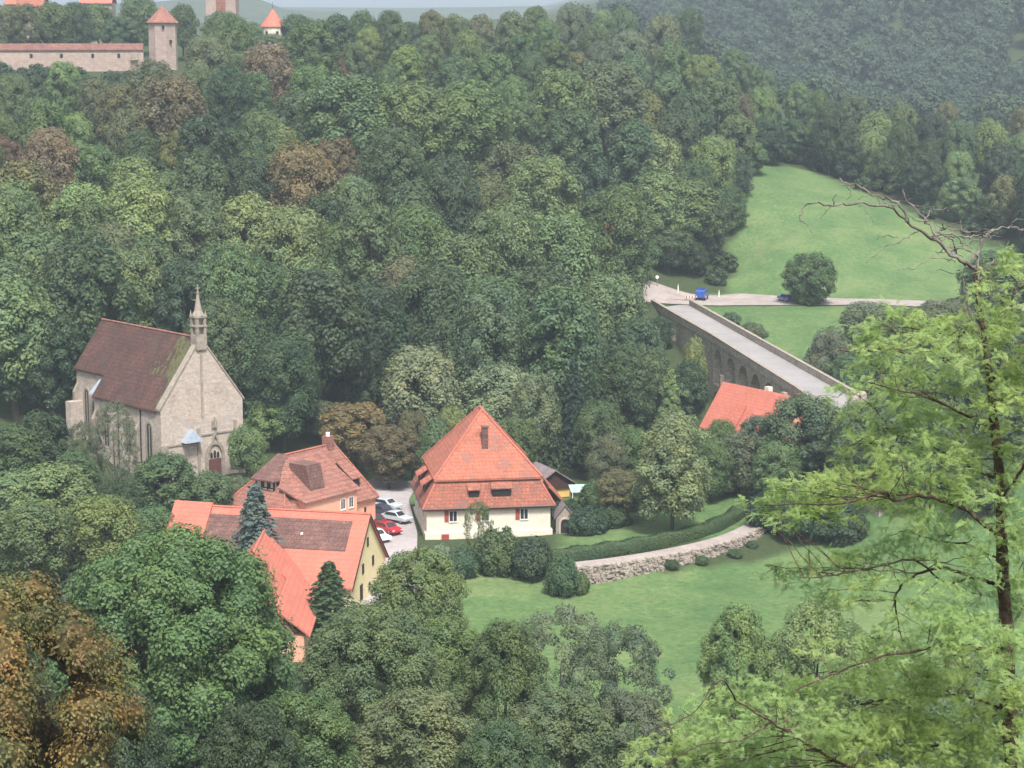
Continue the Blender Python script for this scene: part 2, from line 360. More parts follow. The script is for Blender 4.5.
# ------------------------------------------------------------------ roads
def strip(name, left, right, mat, off=.06, sub=8, zf=None, cross=4):
    def resample(p, k):
        p = [Vector((q[0], q[1], 0)) for q in p]; L = [0]
        for a, b_ in zip(p, p[1:]): L.append(L[-1] + (b_ - a).length)
        o = []
        for i in range(k):
            s = L[-1] * i / (k - 1); j = max(j for j in range(len(L)) if L[j] <= s + 1e-6); j = min(j, len(p) - 2)
            o.append(p[j].lerp(p[j + 1], (s - L[j]) / (L[j + 1] - L[j])))
        return o
    k = sub; l = resample(left, k); r = resample(right, k); v = []; f = []
    for a, b_ in zip(l, r):
        for c in range(cross + 1):
            q = a.lerp(b_, c / cross); v.append((q.x, q.y, (zf(q.x, q.y) if zf else Hgt(q.x, q.y)) + off))
    for i in range(k - 1):
        for c in range(cross): f.append((i * (cross + 1) + c, i * (cross + 1) + c + 1, (i + 1) * (cross + 1) + c + 1, (i + 1) * (cross + 1) + c))
    mb = MB(); mb.add(v, f); o = mb.build(name, mat); return tag(o, kind='structure')
strip('valley_road', [(14, 441), (27, 436.5), (37, 436), (46, 438.5), (53.5, 435.5), (67, 432), (87, 429.5), (123, 428)],
      [(14, 424), (27, 420.9), (37, 423), (44, 423.6), (52, 422), (66, 423.6), (87, 422), (123, 422)], M['gravel'], off=.18, sub=70, cross=8)
strip('yard', [(-26.5, 250), (-27.5, 268), (-26, 285), (-24.5, 300), (-20, 312)], [(-9, 250), (-12, 268), (-12.5, 282), (-14.5, 300), (-13.5, 312)], M['asphalt'], off=.15, sub=40, cross=12)

# retaining wall road
RF = [(5.4, 258.5), (7.7, 260), (13.3, 262.4), (21.1, 267.3), (28, 273.8), (32.6, 280.9), (35.5, 288), (39, 296)]
RB = [(4.6, 261.5), (6.8, 263.3), (12.0, 265.8), (19.3, 270.6), (25.6, 276.4), (29.8, 283), (32.6, 289.6), (36.2, 297.4)]
def smoothline(p, k=4):
    o = []
    for i in range(len(p) - 1):
        p0 = Vector(p[max(i - 1, 0)]); p1 = Vector(p[i]); p2 = Vector(p[i + 1]); p3 = Vector(p[min(i + 2, len(p) - 1)])
        for s in range(k):
            u = s / k
            q = .5 * ((2 * p1) + (p2 - p0) * u + (2 * p0 - 5 * p1 + 4 * p2 - p3) * u * u + (-p0 + 3 * p1 - 3 * p2 + p3) * u ** 3)
            o.append((q.x, q.y))
    o.append(tuple(p[-1])); return o
RF = smoothline(RF); RB = smoothline(RB); RB = [(f_[0] + .68 * (b_[0] - f_[0]), f_[1] + .68 * (b_[1] - f_[1])) for f_, b_ in zip(RF, RB)]
RZ = 2.9
mb = MB()
for i in range(len(RF) - 1):                               # embankment under the lane
    a, b_, c, d = RF[i], RF[i + 1], RB[i + 1], RB[i]
    mb.slab([(a[0], a[1], RZ), (b_[0], b_[1], RZ), (c[0], c[1], RZ), (d[0], d[1], RZ)], (0, 0, -4))
tag(mb.build('lane', M['gravel']), kind='structure')
rs = random.Random(5)
mb = MB()                                                   # rubble retaining wall: courses of uneven stones in front of the lane
n = len(RF)
def rfp(s):
    s = min(max(s, 0), n - 1.001); i = int(s); u = s - i
    return Vector((RF[i][0] * (1 - u) + RF[i + 1][0] * u, RF[i][1] * (1 - u) + RF[i + 1][1] * u))
Ltot = sum(math.dist(RF[i], RF[i + 1]) for i in range(n - 1))
stones = MB()
mb2 = MB()
for i in range(n - 1):
    a, b_ = Vector(RF[i]), Vector(RF[i + 1]); nn = Vector((b_.y - a.y, -(b_.x - a.x))).normalized()
    q = lambda p, o, z: (p.x + nn.x * o, p.y + nn.y * o, z)
    hz = RZ + .12 - .15 * max(0, i - n * .7) / 4
    mb2.add([q(a, .02, hz), q(b_, .02, hz), q(b_, .3, hz - .1), q(a, .3, hz - .1), q(a, 1.3, -.6), q(b_, 1.3, -.6), q(a, .02, -1), q(b_, .02, -1)],
            [(0, 1, 2, 3), (3, 2, 5, 4), (0, 3, 4, 6), (1, 7, 5, 2), (6, 4, 5, 7)])
s = 0
while s < Ltot - 6:
    for row in range(10):
        z = row * .29 + rs.uniform(-.1, .1); t_ = z / RZ; off = 1.25 - t_ * 1.0
        if rs.random() < .2: continue
        u = s / Ltot * (n - 1); p = rfp(u); p2 = rfp(u + .05); d = (p2 - p).normalized() if (p2 - p).length > 0 else Vector((1, 0)); nn = Vector((d.y, -d.x))
        w_, h_, e_ = rs.uniform(.14, .42), rs.uniform(.08, .2), rs.uniform(.1, .34)
        cx, cyy = p.x + nn.x * off + d.x * rs.uniform(-.2, .2), p.y + nn.y * off + d.y * rs.uniform(-.2, .2)
        vs_ = []
        for sx, sy, sz in ((-1, -1, -1), (1, -1, -1), (1, 1, -1), (-1, 1, -1), (-1, -1, 1), (1, -1, 1), (1, 1, 1), (-1, 1, 1)):
            j = rs.uniform(.7, 1.1)
            vs_.append((cx + d.x * sx * w_ * j + nn.x * sy * e_ * j, cyy + d.y * sx * w_ * j + nn.y * sy * e_ * j, z + .2 + sz * h_ * j))
        mb2.add(vs_, [(0, 3, 2, 1), (4, 5, 6, 7), (0, 1, 5, 4), (1, 2, 6, 5), (2, 3, 7, 6), (3, 0, 4, 7)])
    s += rs.uniform(.38, .6)
tag(mb2.build('retaining_wall', M['rubble']), 'curving dry stone retaining wall below the gravel lane beside the meadow', 'wall')
mb = MB()                                                    # timber baulk lying along the wall foot
mb.box(-2.5, -.2, 0, 2.5, .2, .35)
o = mb.build('log', M['bark_dead']); p = atz(633, 583, .2); o.location = (p.x, p.y - .4, .1); o.rotation_euler = (0, 0, R(3))
tag(o, 'pale squared log lying in the grass at the foot of the stone wall', 'log')
# ------------------------------------------------------------------ bridge
DZ = 13.5
bridge = thing('stone_bridge', 'long two-tier stone arch bridge with pale road deck and low parapets', 'bridge', (36, 370, 0))
BO = Vector((36, 370, 0))
Lp = [atz(870, 446, DZ), atz(797, 394, DZ), atz(712, 340, DZ), atz(672, 317, DZ), atz(652, 305, DZ)]
ra, rb_ = atz(858, 400, DZ), atz(692, 306, DZ)
def rline(Y): u = (Y - ra.y) / (rb_.y - ra.y); return Vector((ra.x + (rb_.x - ra.x) * u, Y, DZ))
Rp = [rline(p.y + (3 if i in (0,) else 0)) for i, p in enumerate(Lp)]
cum = [0]
for a, b_ in zip(Lp, Lp[1:]): cum.append(cum[-1] + (b_ - a).length)
def bs(s):
    j = max([k for k in range(len(cum) - 1) if cum[k] <= s + 1e-9] or [0]); u = (s - cum[j]) / (cum[j + 1] - cum[j])
    return Lp[j].lerp(Lp[j + 1], u) - BO, Rp[j].lerp(Rp[j + 1], u) - BO
def s_at_px(px):
    best = min((abs(512 + FPX * (q := bs(s)[0] + BO).x / (q.y * math.cos(PITCH) - (q.z - CAMH) * math.sin(PITCH)) - px), s) for s in np.linspace(0, cum[-1], 900)); return best[1]
centres = [s_at_px(p) for p in (718, 731, 743.5, 756)]
c0 = centres[-1]; sp = centres[-2] - centres[-1]; sp = abs(sp)
centres = [c0 - sp * k for k in range(1, 5) if c0 - sp * k > 6] + centres
centres.sort()
def arcade(mb, ztop, spring, rise, half, zbot):
    smp = []
    s = 0
    for c in centres:
        smp.append((s, zbot)); smp.append((c - half, zbot))
        for k in range(11):
            a = math.pi * (1 - k / 10); smp.append((c + half * math.cos(a), spring + rise * math.sin(a)))
        smp.append((c + half, zbot)); s = c + half
    smp.append((cum[3], zbot)); smp.append((cum[-1], zbot))
    for (s0, b0), (s1, b1) in zip(smp, smp[1:]):
        l0, r0 = bs(s0); l1, r1 = bs(s1)
        if abs(s1 - s0) < 1e-6:
            mb.add([(l0.x, l0.y, b0), (r0.x, r0.y, b0), (r0.x, r0.y, b1), (l0.x, l0.y, b1)], [(0, 1, 2, 3)]); continue
        mb.add([(l0.x, l0.y, b0), (l1.x, l1.y, b1), (l1.x, l1.y, ztop), (l0.x, l0.y, ztop), (r0.x, r0.y, b0), (r1.x, r1.y, b1), (r1.x, r1.y, ztop), (r0.x, r0.y, ztop)],
               [(0, 1, 2, 3), (5, 4, 7, 6), (0, 4, 5, 1), (3, 2, 6, 7)])
mb = MB(); arcade(mb, DZ - .05, 9.2, 3.3, sp * .40, 6.3); mb.build('upper_arcade', M['stone_bridge'], bridge)
mb = MB(); arcade(mb, 6.2, 2.6, 2.6, sp * .36, -3); mb.build('lower_arcade', M['stone_bridge'], bridge)
mb = MB()
for side in (0, 1):
    for i in range(len(Lp) - 1):
        a, b_ = (Lp if side == 0 else Rp)[i] - BO, (Lp if side == 0 else Rp)[i + 1] - BO
        d = (b_ - a); d.z = 0; d.normalize(); nn = Vector((-d.y, d.x, 0)) if side == 0 else Vector((d.y, -d.x, 0))
        for (z0, z1, o0, o1) in ((DZ - .3, DZ + .95, -.25, .2),):
            A, Bq = a + nn * o1, b_ + nn * o1; A2, B2 = a + nn * o0, b_ + nn * o0
            if side == 1 and i == 0: A = A.lerp(Bq, .8); A2 = A2.lerp(B2, .8)
            mb.slab([(A.x, A.y, z0), (Bq.x, Bq.y, z0), (B2.x, B2.y, z0), (A2.x, A2.y, z0)], (0, 0, z1 - z0))
            if side == 0 and i == 0: pass
# end block of the right parapet
e = ra - BO
mb.box(e.x - 1.2, e.y - 1.6, DZ - 1.5, e.x + 1.0, e.y + .6, DZ + 1.25)
mb.build('parapet', M['stone_bridge'], bridge)
mb = MB()
for side in (0, 1):
    for i in range(len(Lp) - 1):
        a, b_ = (Lp if side == 0 else Rp)[i] - BO, (Lp if side == 0 else Rp)[i + 1] - BO
        d = (b_ - a); d.z = 0; d.normalize(); nn = Vector((-d.y, d.x, 0)) if side == 0 else Vector((d.y, -d.x, 0))
        A, Bq, A2, B2 = a + nn * .28, b_ + nn * .28, a - nn * .33, b_ - nn * .33
        if side == 1 and i == 0: A = A.lerp(Bq, .8); A2 = A2.lerp(B2, .8)
        mb.slab([(A.x, A.y, DZ + .955), (Bq.x, Bq.y, DZ + .955), (B2.x, B2.y, DZ + .955), (A2.x, A2.y, DZ + .955)], (0, 0, .15))
mb.build('coping', M['stone_trim'], bridge)
mb = MB()                                           # buttresses on the piers
for c in [(a + b_) / 2 for a, b_ in zip(centres, centres[1:])]:
    l, r = bs(c); l2, r2 = bs(c + 1); d = (l2 - l).normalized(); nn = Vector((-d.y, d.x, 0))
    q = [l - d * .5, l + d * .5, l + d * .5 + nn * .7, l - d * .5 + nn * .7]
    mb.slab([(p.x, p.y, -3) for p in q], (0, 0, 11.8)); mb.build('buttress', M['stone_bridge'], bridge); mb = MB()
l, r = bs(s_at_px(675)); mb.box(l.x - .8, l.y - 1.2, -2, l.x + .2, l.y + 1.2, DZ - 2)
mb.build('buttress', M['stone_bridge'], bridge)
mb = MB(); v = []; nS = 40
for k in range(nS + 1):
    l, r = bs(cum[-1] * k / nS); v += [(l.x, l.y, DZ), (r.x, r.y, DZ)]
mb.add(v, [(2 * k, 2 * k + 1, 2 * k + 3, 2 * k + 2) for k in range(nS)]); mb.build('road_deck', M['asphalt_bridge'], bridge)
l, r = bs(0); l += BO; r += BO
strip('bridge_approach', [(l.x, l.y), (l.x + 1, l.y - 2.5)], [(r.x, r.y), (r.x + 1, r.y - 2.5)], M['asphalt_bridge'], off=.1, sub=12, zf=lambda x, y: max(Hgt(x, y), DZ - .12 - max(0, l.y - y) * .16))

dn_ = Vector((0, 0, -1)); q0, q1 = bs(0); q0 = q0 + BO; q1 = q1 + BO
ab = MB(); ab.slab([(q0.x, q0.y, DZ - .02), (q1.x, q1.y, DZ - .02), (q1.x + 1, q1.y - 2.5, DZ - .3), (q0.x + 1, q0.y - 2.5, DZ - .3)], (0, 0, -14))
tag(ab.build('embankment', M['stone_bridge']), kind='structure')
# ------------------------------------------------------------------ building helpers
FACE = {'-y': ((1, 0), (0, -1)), '+y': ((-1, 0), (0, 1)), '+x': ((0, 1), (1, 0)), '-x': ((0, -1), (-1, 0))}
def fbox(mb, p, face, a0, a1, o0, o1, z0, z1):
    r, n = FACE[face]
    q = lambda a, o, z: (p[0] + r[0] * a + n[0] * o, p[1] + r[1] * a + n[1] * o, p[2] + z)
    mb.add([q(a0, o0, z0), q(a1, o0, z0), q(a1, o1, z0), q(a0, o1, z0), q(a0, o0, z1), q(a1, o0, z1), q(a1, o1, z1), q(a0, o1, z1)],
           [(0, 3, 2, 1), (4, 5, 6, 7), (0, 1, 5, 4), (1, 2, 6, 5), (2, 3, 7, 6), (3, 0, 4, 7)])
def window(par, p, face, w_, h_, fr='white', bars=True, shutter=None, both=False, sm='shutter'):
    """p = centre on the wall plane"""
    t_ = .09; mb = MB(); W, H_ = w_ / 2, h_ / 2
    fbox(mb, p, face, -W - t_, -W, -.05, .06, -H_ - t_, H_ + t_); fbox(mb, p, face, W, W + t_, -.05, .06, -H_ - t_, H_ + t_)
    fbox(mb, p, face, -W, W, -.05, .06, H_, H_ + t_); fbox(mb, p, face, -W - t_, W + t_, -.05, .12, -H_ - t_ - .06, -H_)
    if bars: fbox(mb, p, face, -.035, .035, -.05, .05, -H_, H_)
    o = mb.build('window', M[fr], par)
    mb = MB(); fbox(mb, p, face, -W + .002, W - .002, -.04, .02, -H_ + .002, H_ - .002); mb.build('pane', M['glass'], o)
    for sgn in ((-1,) if shutter == 'l' else (1,) if shutter == 'r' else (-1, 1) if shutter else ()):
        mb = MB(); fbox(mb, p, face, *sorted((sgn * (W + .12), sgn * (2 * W + .2))), .01, .07, -H_ - .05, H_ + .05)
        mb.build('shutter', M[sm], par)
    return o
def opening(par, name, p, face, w_, h_, mat='door', arch=0, d=.08, inset=.0):
    """a leaf with a pointed or flat head, proud of the wall"""
    r, n = FACE[face]; pts = [(-w_ / 2, 0), (w_ / 2, 0), (w_ / 2, h_)]
    if arch:
        k = 8
        for i in range(1, k): u = i / k; pts.append((w_ / 2 * (1 - u) ** .75 if False else w_ / 2 * math.cos(u * math.pi / 2) ** .8, h_ + arch * math.sin(u * math.pi / 2)))
        pts.append((0, h_ + arch))
        for i in range(k - 1, 0, -1): u = i / k; pts.append((-w_ / 2 * math.cos(u * math.pi / 2) ** .8, h_ + arch * math.sin(u * math.pi / 2)))
    pts.append((-w_ / 2, h_))
    q = [(p[0] + r[0] * a - n[0] * .05, p[1] + r[1] * a - n[1] * .05, p[2] + z) for a, z in pts]
    mb = MB(); mb.slab(q, (n[0] * (d + .05), n[1] * (d + .05), 0)); return mb.build(name, M[mat], par)
def archring(par, name, p, face, w_, h_, arch, t_, mat, d=.14):
    r, n = FACE[face]; k = 10; inn = [(w_ / 2, 0), (w_ / 2, h_)]; out_ = [(w_ / 2 + t_, 0), (w_ / 2 + t_, h_)]
    for i in range(1, k + 1):
        u = i / k; c_ = math.cos(u * math.pi / 2) ** .8 if i < k else 0; s_ = math.sin(u * math.pi / 2)
        inn.append((w_ / 2 * c_, h_ + arch * s_)); out_.append(((w_ / 2 + t_) * c_, h_ + (arch + t_ * 1.2) * s_))
    mb = MB()
    for sg in (1, -1):
        for i in range(len(inn) - 1):
            q = [(p[0] + r[0] * a * sg - n[0] * .05, p[1] + r[1] * a * sg - n[1] * .05, p[2] + z) for a, z in (inn[i], out_[i], out_[i + 1], inn[i + 1])]
            mb.slab(q, (n[0] * (d + .05), n[1] * (d + .05), 0))
    return mb.build(name, M[mat], par)

# ------------------------------------------------------------------ chapel
CX, CY, CT = -48.41, 296.73, R(42.2)
ch = thing('stone_chapel', 'pale sandstone chapel with steep dark red tiled roof and small bell turret', 'chapel', (CX, CY, 4), CT)
W_, NL, CL, ZE, ZR = 13.72, 17.2, 25.4, 11.9, 21.0
sl_ = (ZR - ZE) / (W_ / 2); ins = 2.1; zc = ZE + ins * sl_
mb = MB()
mb.slab([(0, 0, -3), (W_, 0, -3), (W_, 0, ZE), (W_ / 2, 0, ZR - .05), (0, 0, ZE)], (0, .9, 0))      # gable wall
mb.box(0, .9, -3, W_, NL, ZE - .25)
mb.slab([(ins, NL, -3), (W_ - ins, NL, -3), (W_ - ins, NL, zc - .3), (W_ / 2, NL, ZR - .5), (ins, NL, zc - .3)], (0, CL - NL - .01, 0))
mb.slab([(0.01, NL - .8, ZE - .3), (W_ - .01, NL - .8, ZE - .3), (W_ / 2, NL - .8, ZR - .5)], (0, .8, 0))
mb.build('wall', M['stone_church'], ch)
mb = MB()
ov = .35
def rp(x, z=0): return ZR - abs(x - W_ / 2) * sl_ + z
for sg in (0, 1):
    X = lambda x: x if sg == 0 else W_ - x
    mb.slab([(X(-ov), .9, rp(-ov)), (X(-ov), NL + .1, rp(-ov)), (X(ins - .3), NL + .1, rp(ins - .3)), (X(ins - .3), CL + .2, rp(ins - .3)), (W_ / 2, CL + .2, ZR), (W_ / 2, .9, ZR)], (0, 0, -.3))
roof = mb.build('roof', M['roof_church'], ch)
mb = MB(); mb.tube([(W_ / 2, .9, ZR + .02), (W_ / 2, CL + .2, ZR + .02)], .17, 8); mb.build('ridge_tiles', M['roof_pink'], roof)
# moss beside the gable
M['moss'] = surf('roof_moss', [(.05, .05, .03), (.105, .105, .045), (.075, .07, .05)], 1.2, fine=(4, .3))
rm = random.Random(3); mb = MB()
for k in range(330):
    u = rm.random() ** 1.7 * 6.2; h = rm.random() * 6.5; x = W_ / 2 - h; y = 1.0 + u
    if u > 2.6 + 1.8 * math.sin(h * .9) - h * .15 and not (2.6 < h < 4.0 and rm.random() < .5): continue
    s_ = rm.uniform(.12, .38); z = rp(x) + .03
    mb.add([(x - s_, y - s_, rp(x - s_) + .01), (x + s_, y - s_ * .6, rp(x + s_) + .01), (x + s_, y + s_, rp(x + s_) + .01), (x - s_, y + s_ * .7, rp(x - s_) + .01), (x, y, z + .09)],
           [(0, 1, 4), (1, 2, 4), (2, 3, 4), (3, 0, 4)])
mb.build('moss', M['moss'], roof)
mb = MB()                                           # verge coping of the gable
for sg in (0, 1):
    X = lambda x: x if sg == 0 else W_ - x
    mb.slab([(X(-.25), -.12, rp(-.25) + .25), (W_ / 2, -.12, ZR + .3), (W_ / 2, -.12, ZR - .05), (X(-.25), -.12, rp(-.25) - .1)], (0, 1.02, 0))
mb.build('verge_coping', M['stone_trim'], ch)
mb = MB()
mb.box(-.1, -.14, 6.3, 6.0, .1, 6.55)
mb.box(6.6, -.14, 7.2, 12.9, .1, 7.45); mb.box(11.9, -.14, 5.9, W_ + .1, .1, 6.12); mb.box(5.9, -.16, 1, 6.35, .1, 8.4)
mb.box(12.1, -.16, 7.4, 12.6, .1, 8.8)
mb.build('string_course', M['stone_trim'], ch)
def bt_(f):
    mb = MB(); f(mb); mb.build('buttress', M['stone_trim'], ch)
bt_(lambda mb: mb.slab([(-.16, -.25, -3), (.9, -.25, -3), (.9, -.25, 6.3), (-.16, -.25, 6.3)], (0, .6, 0))); bt_(lambda mb: mb.box(W_ - .9, -.25, -3, W_ + .16, .4, 5.8))
for y in (5.6, 11.4, 16.9): bt_(lambda mb: mb.slab([(-.6, y - .3, -3), (.0, y - .3, -3), (.0, y - .3, 9.4), (-.6, y - .3, 8.2)], (0, .6, 0))); bt_(lambda mb: mb.slab([(W_ + .6, y - .3, -3), (W_, y - .3, -3), (W_, y - .3, 9.4), (W_ + .6, y - .3, 8.2)], (0, .6, 0)))
for y in (20.3, 25.0): bt_(lambda mb: mb.slab([(ins - .8, y - .3, -3), (ins, y - .3, -3), (ins, y - .3, 12.3), (ins - .8, y - .3, 10.9)], (0, .6, 0)))
mb = MB()
for y in (5.0, 10.8): mb.tube([(-.12, y, -2), (-.12, y, ZE - .2)], .09, 6)
mb.tube([(ins - .12, 17.9, 0), (ins - .12, 17.9, zc - .3)], .09, 6); mb.build('downpipe', M['metal'], ch)
# small lead-roofed canopy on the front, portal and niche
mb = MB(); mb.slab([(3.2, -1.3, 6.7), (6.1, -1.3, 6.7), (4.65, -.9, 8.5)], (0, 1.25, 0)); mb.build('canopy', M['lead'], ch)
opening(ch, 'door', (8.75, 0, 1.1), '-y', 2.1, 2.5, 'door')
archring(ch, 'portal', (8.75, 0, 1.1), '-y', 2.3, 2.7, 1.9, .45, 'stone_trim', .25)
o = opening(ch, 'tympanum', (8.75, 0, 3.68), '-y', 2.1, .12, 'stone_church', 1.7, .04)
for dx in (-.55, .0, .55): opening(o, 'tympanum_light', (8.75 + dx, 0, 3.8), '-y', .4, .45 if dx else .7, 'dark', .35, .09)
mb = MB(); mb.slab([(7.4, -.3, 4.6), (7.7, -.3, 4.6), (8.75, -.3, 7.0), (9.8, -.3, 4.6), (10.1, -.3, 4.6), (8.75, -.3, 7.7)], (0, .3, 0)); mb.build('portal_gable', M['stone_trim'], ch)
mb = MB(); mb.slab([(8.35, -.25, 8.1), (9.15, -.25, 8.1), (9.15, -.25, 9.1), (8.75, -.25, 9.7), (8.35, -.25, 9.1)], (0, .3, 0)); mb.cyl((8.75, -.42, 8.2), .2, .1, 1.2, 8); mb.build('niche', M['stone_trim'], ch)
for y, hh in ((2.9, 3.6), (8.3, 3.6), (14.0, 3.6)):
    archring(ch, 'window_surround', (0, y, 4.6), '-x', 1.25, hh, 1.2, .3, 'stone_trim', .12)
    o = opening(ch, 'window', (0, y, 4.65), '-x', 1.22, hh - .05, 'glass', 1.15, .03)
    mb = MB(); fbox(mb, (0, y, 4.7), '-x', -.06, .06, 0, .1, 0, hh + .9); mb.build('mullion', M['stone_trim'], o)
for y in (18.9, 22.6):
    archring(ch, 'window_surround', (ins, y, 4.6), '-x', 1.2, 5.6, 1.2, .3, 'stone_trim', .12); o = opening(ch, 'window', (ins, y, 4.65), '-x', 1.17, 5.5, 'glass', 1.15, .03)
    mb = MB(); fbox(mb, (ins, y, 4.7), '-x', -.06, .06, 0, .1, 0, 6.4); mb.build('mullion', M['stone_trim'], o)
mb = MB(); mb.slab([(.1, 17.25, ZE - .3), (ins - .05, 17.25, ZE + 1.6), (ins - .05, 17.25, ZE - .3)], (0, 1.6, 0)); mb.build('lead_flashing', M['lead'], ch)
mb = MB(); mb.box(.0, 23.8, -3, ins, 25.2, 9.6); mb.build('stair_turret', M['stone_church'], ch)
# bell turret on the apex
bt = MB(); cx, cy_ = W_ / 2, .45
bt.box(cx - .85, cy_ - .75, ZR - 1.6, cx + .85, cy_ + .75, ZR + .5)
for sx in (-1, 1):
    for sy in (-1, 1): bt.box(cx + sx * .62 - .2, cy_ + sy * .55 - .2, ZR + .5, cx + sx * .62 + .2, cy_ + sy * .55 + .2, ZR + 2.9)
bt.box(cx - .9, cy_ - .85, ZR + 2.87, cx + .9, cy_ + .85, ZR + 3.15)
bt.box(cx - .25, cy_ - .25, ZR + .5, cx + .25, cy_ + .25, ZR + 2.9)
bt.box(cx - .9, cy_ - .85, ZR + 1.6, cx + .9, cy_ + .85, ZR + 1.78)
tr = bt.build('bell_turret', M['stone_trim'], ch)
sp_ = MB(); sp_.cyl((cx, cy_, ZR + 3.15), .95, .55, .7, 8); sp_.cyl((cx, cy_, ZR + 3.85), .55, .1, 2.5, 8); sp_.cyl((cx, cy_, ZR + 6.3), .2, .2, .15, 8)
for sx, sy in ((-1, -1), (1, -1), (-1, 1), (1, 1)): sp_.cyl((cx + sx * .75, cy_ + sy * .7, ZR + 3.15), .16, .02, .8, 6)
sp_.build('spire', M['stone_trim'], tr)
mb = MB(); mb.box(cx - .07, cy_ - .07, ZR + 6.4, cx + .07, cy_ + .07, ZR + 7.5); mb.box(cx - .36, cy_ - .06, ZR + 6.9, cx + .36, cy_ + .06, ZR + 7.04); mb.build('cross', M['stone_trim'], tr)
mb = MB(); mb.box(cx - .18, -.08, 9.8, cx + .18, .1, ZR - 1.5); mb.build('pilaster', M['stone_trim'], ch)

# ------------------------------------------------------------------ mill
ml = thing('mill_house', 'big cream house with two-tier orange hipped roof and red shutters', 'house', (-11.17, 279.5, 1.3), R(8.2))
W_, L_ = 16.4, 15.6
mb = MB(); mb.box(0, 0, -1.5, W_, L_, 4.75); mb.build('wall', M['plaster_cream'], ml)
mb = MB(); mb.box(-.25, -.35, -1.5, W_ + .25, L_ + .2, 1.15); mb.build('plinth', M['plaster_cream'], ml)
def frustum(mb, r0, z0, r1, z1, t_=.28):
    a = [(r0[0], r0[1], z0), (r0[2], r0[1], z0), (r0[2], r0[3], z0), (r0[0], r0[3], z0)]
    b_ = [(r1[0], r1[1], z1), (r1[2], r1[1], z1), (r1[2], r1[3], z1), (r1[0], r1[3], z1)]
    for i in range(4):
        j = (i + 1) % 4; q = [a[i], a[j], b_[j], b_[i]]
        if math.dist(b_[i], b_[j]) < 1e-3: q = q[:3]
        mb.slab(q, (0, 0, -t_))
mb = MB(); frustum(mb, (-.55, -.55, W_ + .55, L_ + .5), 4.45, (1.5, 1.0, W_ - 1.5, L_ - 1.0), 8.1)
lr = mb.build('lower_roof', M['roof_mill'], ml)
mb = MB(); frustum(mb, (1.05, .55, W_ - 1.05, L_ - .55), 8.12, (W_ / 2, 6.6, W_ / 2, 9.0), 16.2)
ur = mb.build('upper_roof', M['roof_orange'], ml)
mb = MB(); ap1 = (W_ / 2, 6.6, 16.25)
for c in ((1.05, .55), (W_ - 1.05, .55)): mb.tube([(*c, 8.2), ap1], .14, 6)
for c in ((1.05, L_ - .55), (W_ - 1.05, L_ - .55)): mb.tube([(*c, 8.2), (W_ / 2, 9.0, 16.25)], .14, 6)
mb.tube([ap1, (W_ / 2, 9.0, 16.25)], .15, 6); mb.build('hip_tiles', M['roof_new'], ur)
mb = MB()
for c, d in (((-.55, -.55, 4.5), (1.5, 1.0, 8.1)), ((W_ + .55, -.55, 4.5), (W_ - 1.5, 1.0, 8.1))): mb = MB(); mb.tube([c, d], .13, 6); mb.build('hip_tiles', M['roof_new'], lr)
mb = MB(); mb.tube([(-.6, -.62, 4.42), (W_ + .6, -.62, 4.42)], .09, 6); mb.tube([(W_ + .4, -.6, 4.4), (W_ + .3, -.45, .5)], .06, 6); mb.build('gutter', M['metal'], ml)
def dormer(par, x0, x1, y0, z0, y1, z1, drop, mat, wall, ww=None):
    """shed dormer on a slope facing -y: front face at y0 from z0 up to z0+drop, roof back to y1,z1"""
    d = MB(); d.slab([(x0, y0, z0 - .2), (x1, y0, z0 - .2), (x1, y0, z0 + drop), (x0, y0, z0 + drop)], (0, .1, 0))
    for x in (x0, x1 - .1): d.slab([(x, y0, z0 - .2), (x, y0, z0 + drop), (x, y1, z1), (x, y1, z1 - .5)], (.1, 0, 0))
    o = d.build('dormer', M[wall], par)
    r_ = MB(); r_.slab([(x0 - .2, y0 - .3, z0 + drop - .02), (x1 + .2, y0 - .3, z0 + drop - .02), (x1 + .2, y1, z1), (x0 - .2, y1, z1)], (0, 0, .16)); r_.build('dormer_roof', M[mat], o)
    if ww:
        for a, b_ in ww:
            g = MB(); g.box(a, y0 - .04, z0 + .1, b_, y0 + .05, z0 + drop - .12); g.build('pane', M['glass'], o)
            g = MB(); g.box((a + b_) / 2 - .04, y0 - .07, z0 + .1, (a + b_) / 2 + .04, y0 - .03, z0 + drop - .12); g.build('glazing_bar', M['timber'], o)
    return o
dormer(ml, 5.6, 6.9, -.05, 6.0, 1.3, 7.75, .72, 'roof_mill', 'timber', [(5.75, 6.75)])
dormer(ml, 8.7, 11.1, -.05, 6.0, 1.3, 7.8, .82, 'roof_mill', 'timber', [(8.85, 9.85), (9.95, 10.95)])
mb = MB(); mb.box(7.75, 3.1, 11.3, 8.55, 3.9, 14.4); mb.box(7.65, 3.0, 14.4, 8.65, 4.0, 14.55); mb.build('chimney', M['roof_old'], ml)
for a, sh in ((3.5, 'l'), (7.7, 'l'), (12.9, 'l')): window(ml, (a, 0, 3.3), '-y', .95, 1.35, shutter=sh)
opening(ml, 'cellar_shutter', (2.4, -.36, .0), '-y', 1.0, 1.0, 'shutter')
mb = MB(); mb.slab([(2.6, -.37, 1.1), (2.6, -.37, 1.16), (2.9, -.37, 1.16)], (0, .02, 0))
